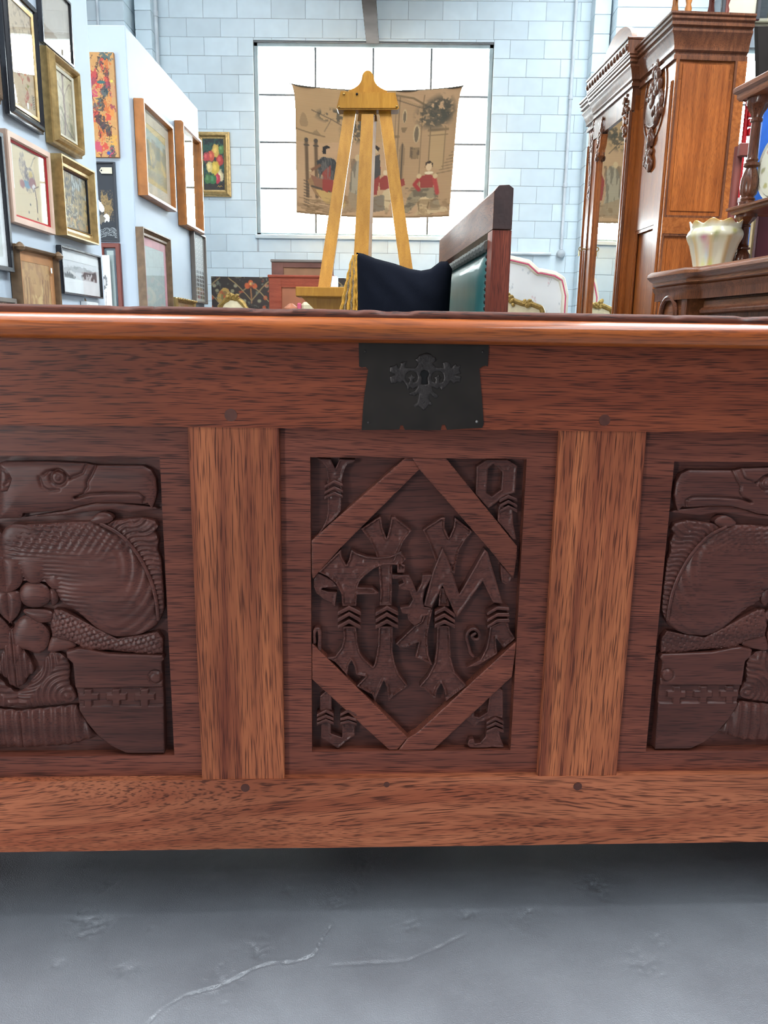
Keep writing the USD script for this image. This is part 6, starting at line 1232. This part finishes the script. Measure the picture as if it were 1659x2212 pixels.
for sx in (-.17, .17):
    for y in (-.3, .02): obj('leg', bx(sx - .02, sx + .02, y - .02, y + .02, 0, .345), 'mahogany', pk)
# French bed head and gilt settee
Yh = 7.5; xr_, zr_ = P2(1222, 612, Yh); xm, zm = P2(1095, 573, Yh); hx = 1.0; hw = xr_ - hx
def bedtop(s): return np.interp(abs(s), [0, .35, .52, .56, .8, .93, 1.0], [zm + .06, zm + .02, zm - .06, zm - .055, zm - .08, zm - .12, zm - .26])
ss = np.linspace(-1, 1, 81); out = [(hx + s * hw, bedtop(s)) for s in ss]
bh = thing('bed_headboard', 'cream French bed head upholstered in faded floral fabric', 'bed headboard', (0, Yh, 0))
rimline = np.array([(x, 0, z) for x, z in out]); rimline = np.vstack([[hx - hw, 0, .0], rimline, [hx + hw, 0, 0.0]])
plain('cream_paint', (214, 206, 186), .5); obj('frame', cat_(tube(rimline, .035, 8)), 'cream_paint', bh); obj('gilt_line', tube(rimline * [1, 1, 1] + [0, -.032, -.012], .007, 6), 'pink_stripe', bh, label='thin pink line in the frame')
Zl = .3; a = Art(2 * hw, zm + .06 - Zl, 170, (216, 216, 214), .02, 6, 5); r2 = np.random.default_rng(8)
for k in range(46):
    x, y = r2.uniform(3, 97), r2.uniform(2, 98); c_ = [(176, 182, 186), (206, 178, 180), (182, 186, 170)][k % 3]; a.line([(x, y), (x + 2, y - 2.5), (x + 3, y - 5)], .35, (176, 178, 176), .8, 1)
    for _ in range(3): a.ell(x + r2.normal(0, 1.5), y - 3 + r2.normal(0, 2), .9, 1.2, c_, .8, .5, 1)
g = a.mesh(2 * hw, zm + .06 - Zl, -.004); gv = g.vertices + [hx, 0, (zm + .06 + Zl) / 2]; keep = gv[:, 2] < np.interp(gv[:, 0], [o[0] for o in out], [o[1] for o in out]); g.vertices = gv; g, gc = cull(g, keep, a.col())
obj('upholstery', g, 'cloth_print', bh, col=gc); obj('board', extr(Polygon([(hx - hw, 0.02)] + out + [(hx + hw, 0.02)]), .03, 'y', .002), 'cream_paint', bh)
Yg = 6.9; xr2, zr2 = P2(1180, 655, Yg); xc2, zc2 = P2(1113, 641, Yg); hx2 = xc2 - .12; hw2 = xr2 - hx2
gt = lambda s: np.interp(abs(s), [0, .12, .3, .5, .62, .9, 1.0], [zc2 + .01, zc2, zc2 - .035, zc2 - .06, zc2 - .05, zc2 - .09, zc2 - .2])
gs = thing('gilt_settee', 'gilt framed settee with pale cushions in front of the bed head', 'settee', (0, Yg, 0)); l = np.array([(hx2 + s * hw2, 0, gt(s)) for s in np.linspace(-1, 1, 70)]); l = np.vstack([[hx2 - hw2, 0, .0], l, [hx2 + hw2, 0, 0]])
obj('frame', tube(l, .022, 8), 'old_gold', gs); obj('carved_crest', clump([(hx2 + s * hw2, gt(s) + .0, .014) for s in (-.24, -.16, -.08, 0, .08, .16, .24, .55, .62, -.55, -.62)], .022, 3, -.01), 'old_gold', gs)
obj('back_pad', extr(Polygon([(p[0], p[2]) for p in l[1:-1]] + [(hx2 + hw2, .4), (hx2 - hw2, .4)]), .05, 'y', .0), 'pale_damask', gs); obj('seat', bx(hx2 - hw2, hx2 + hw2, -.5, .0, .32, .42, .03), 'pale_damask', gs)
for sx in (-1, 1): obj('front_leg', mv(lathe([(.014, 0), (.03, .32)], 10), hx2 + sx * (hw2 - .05), -.46, 0), 'old_gold', gs)
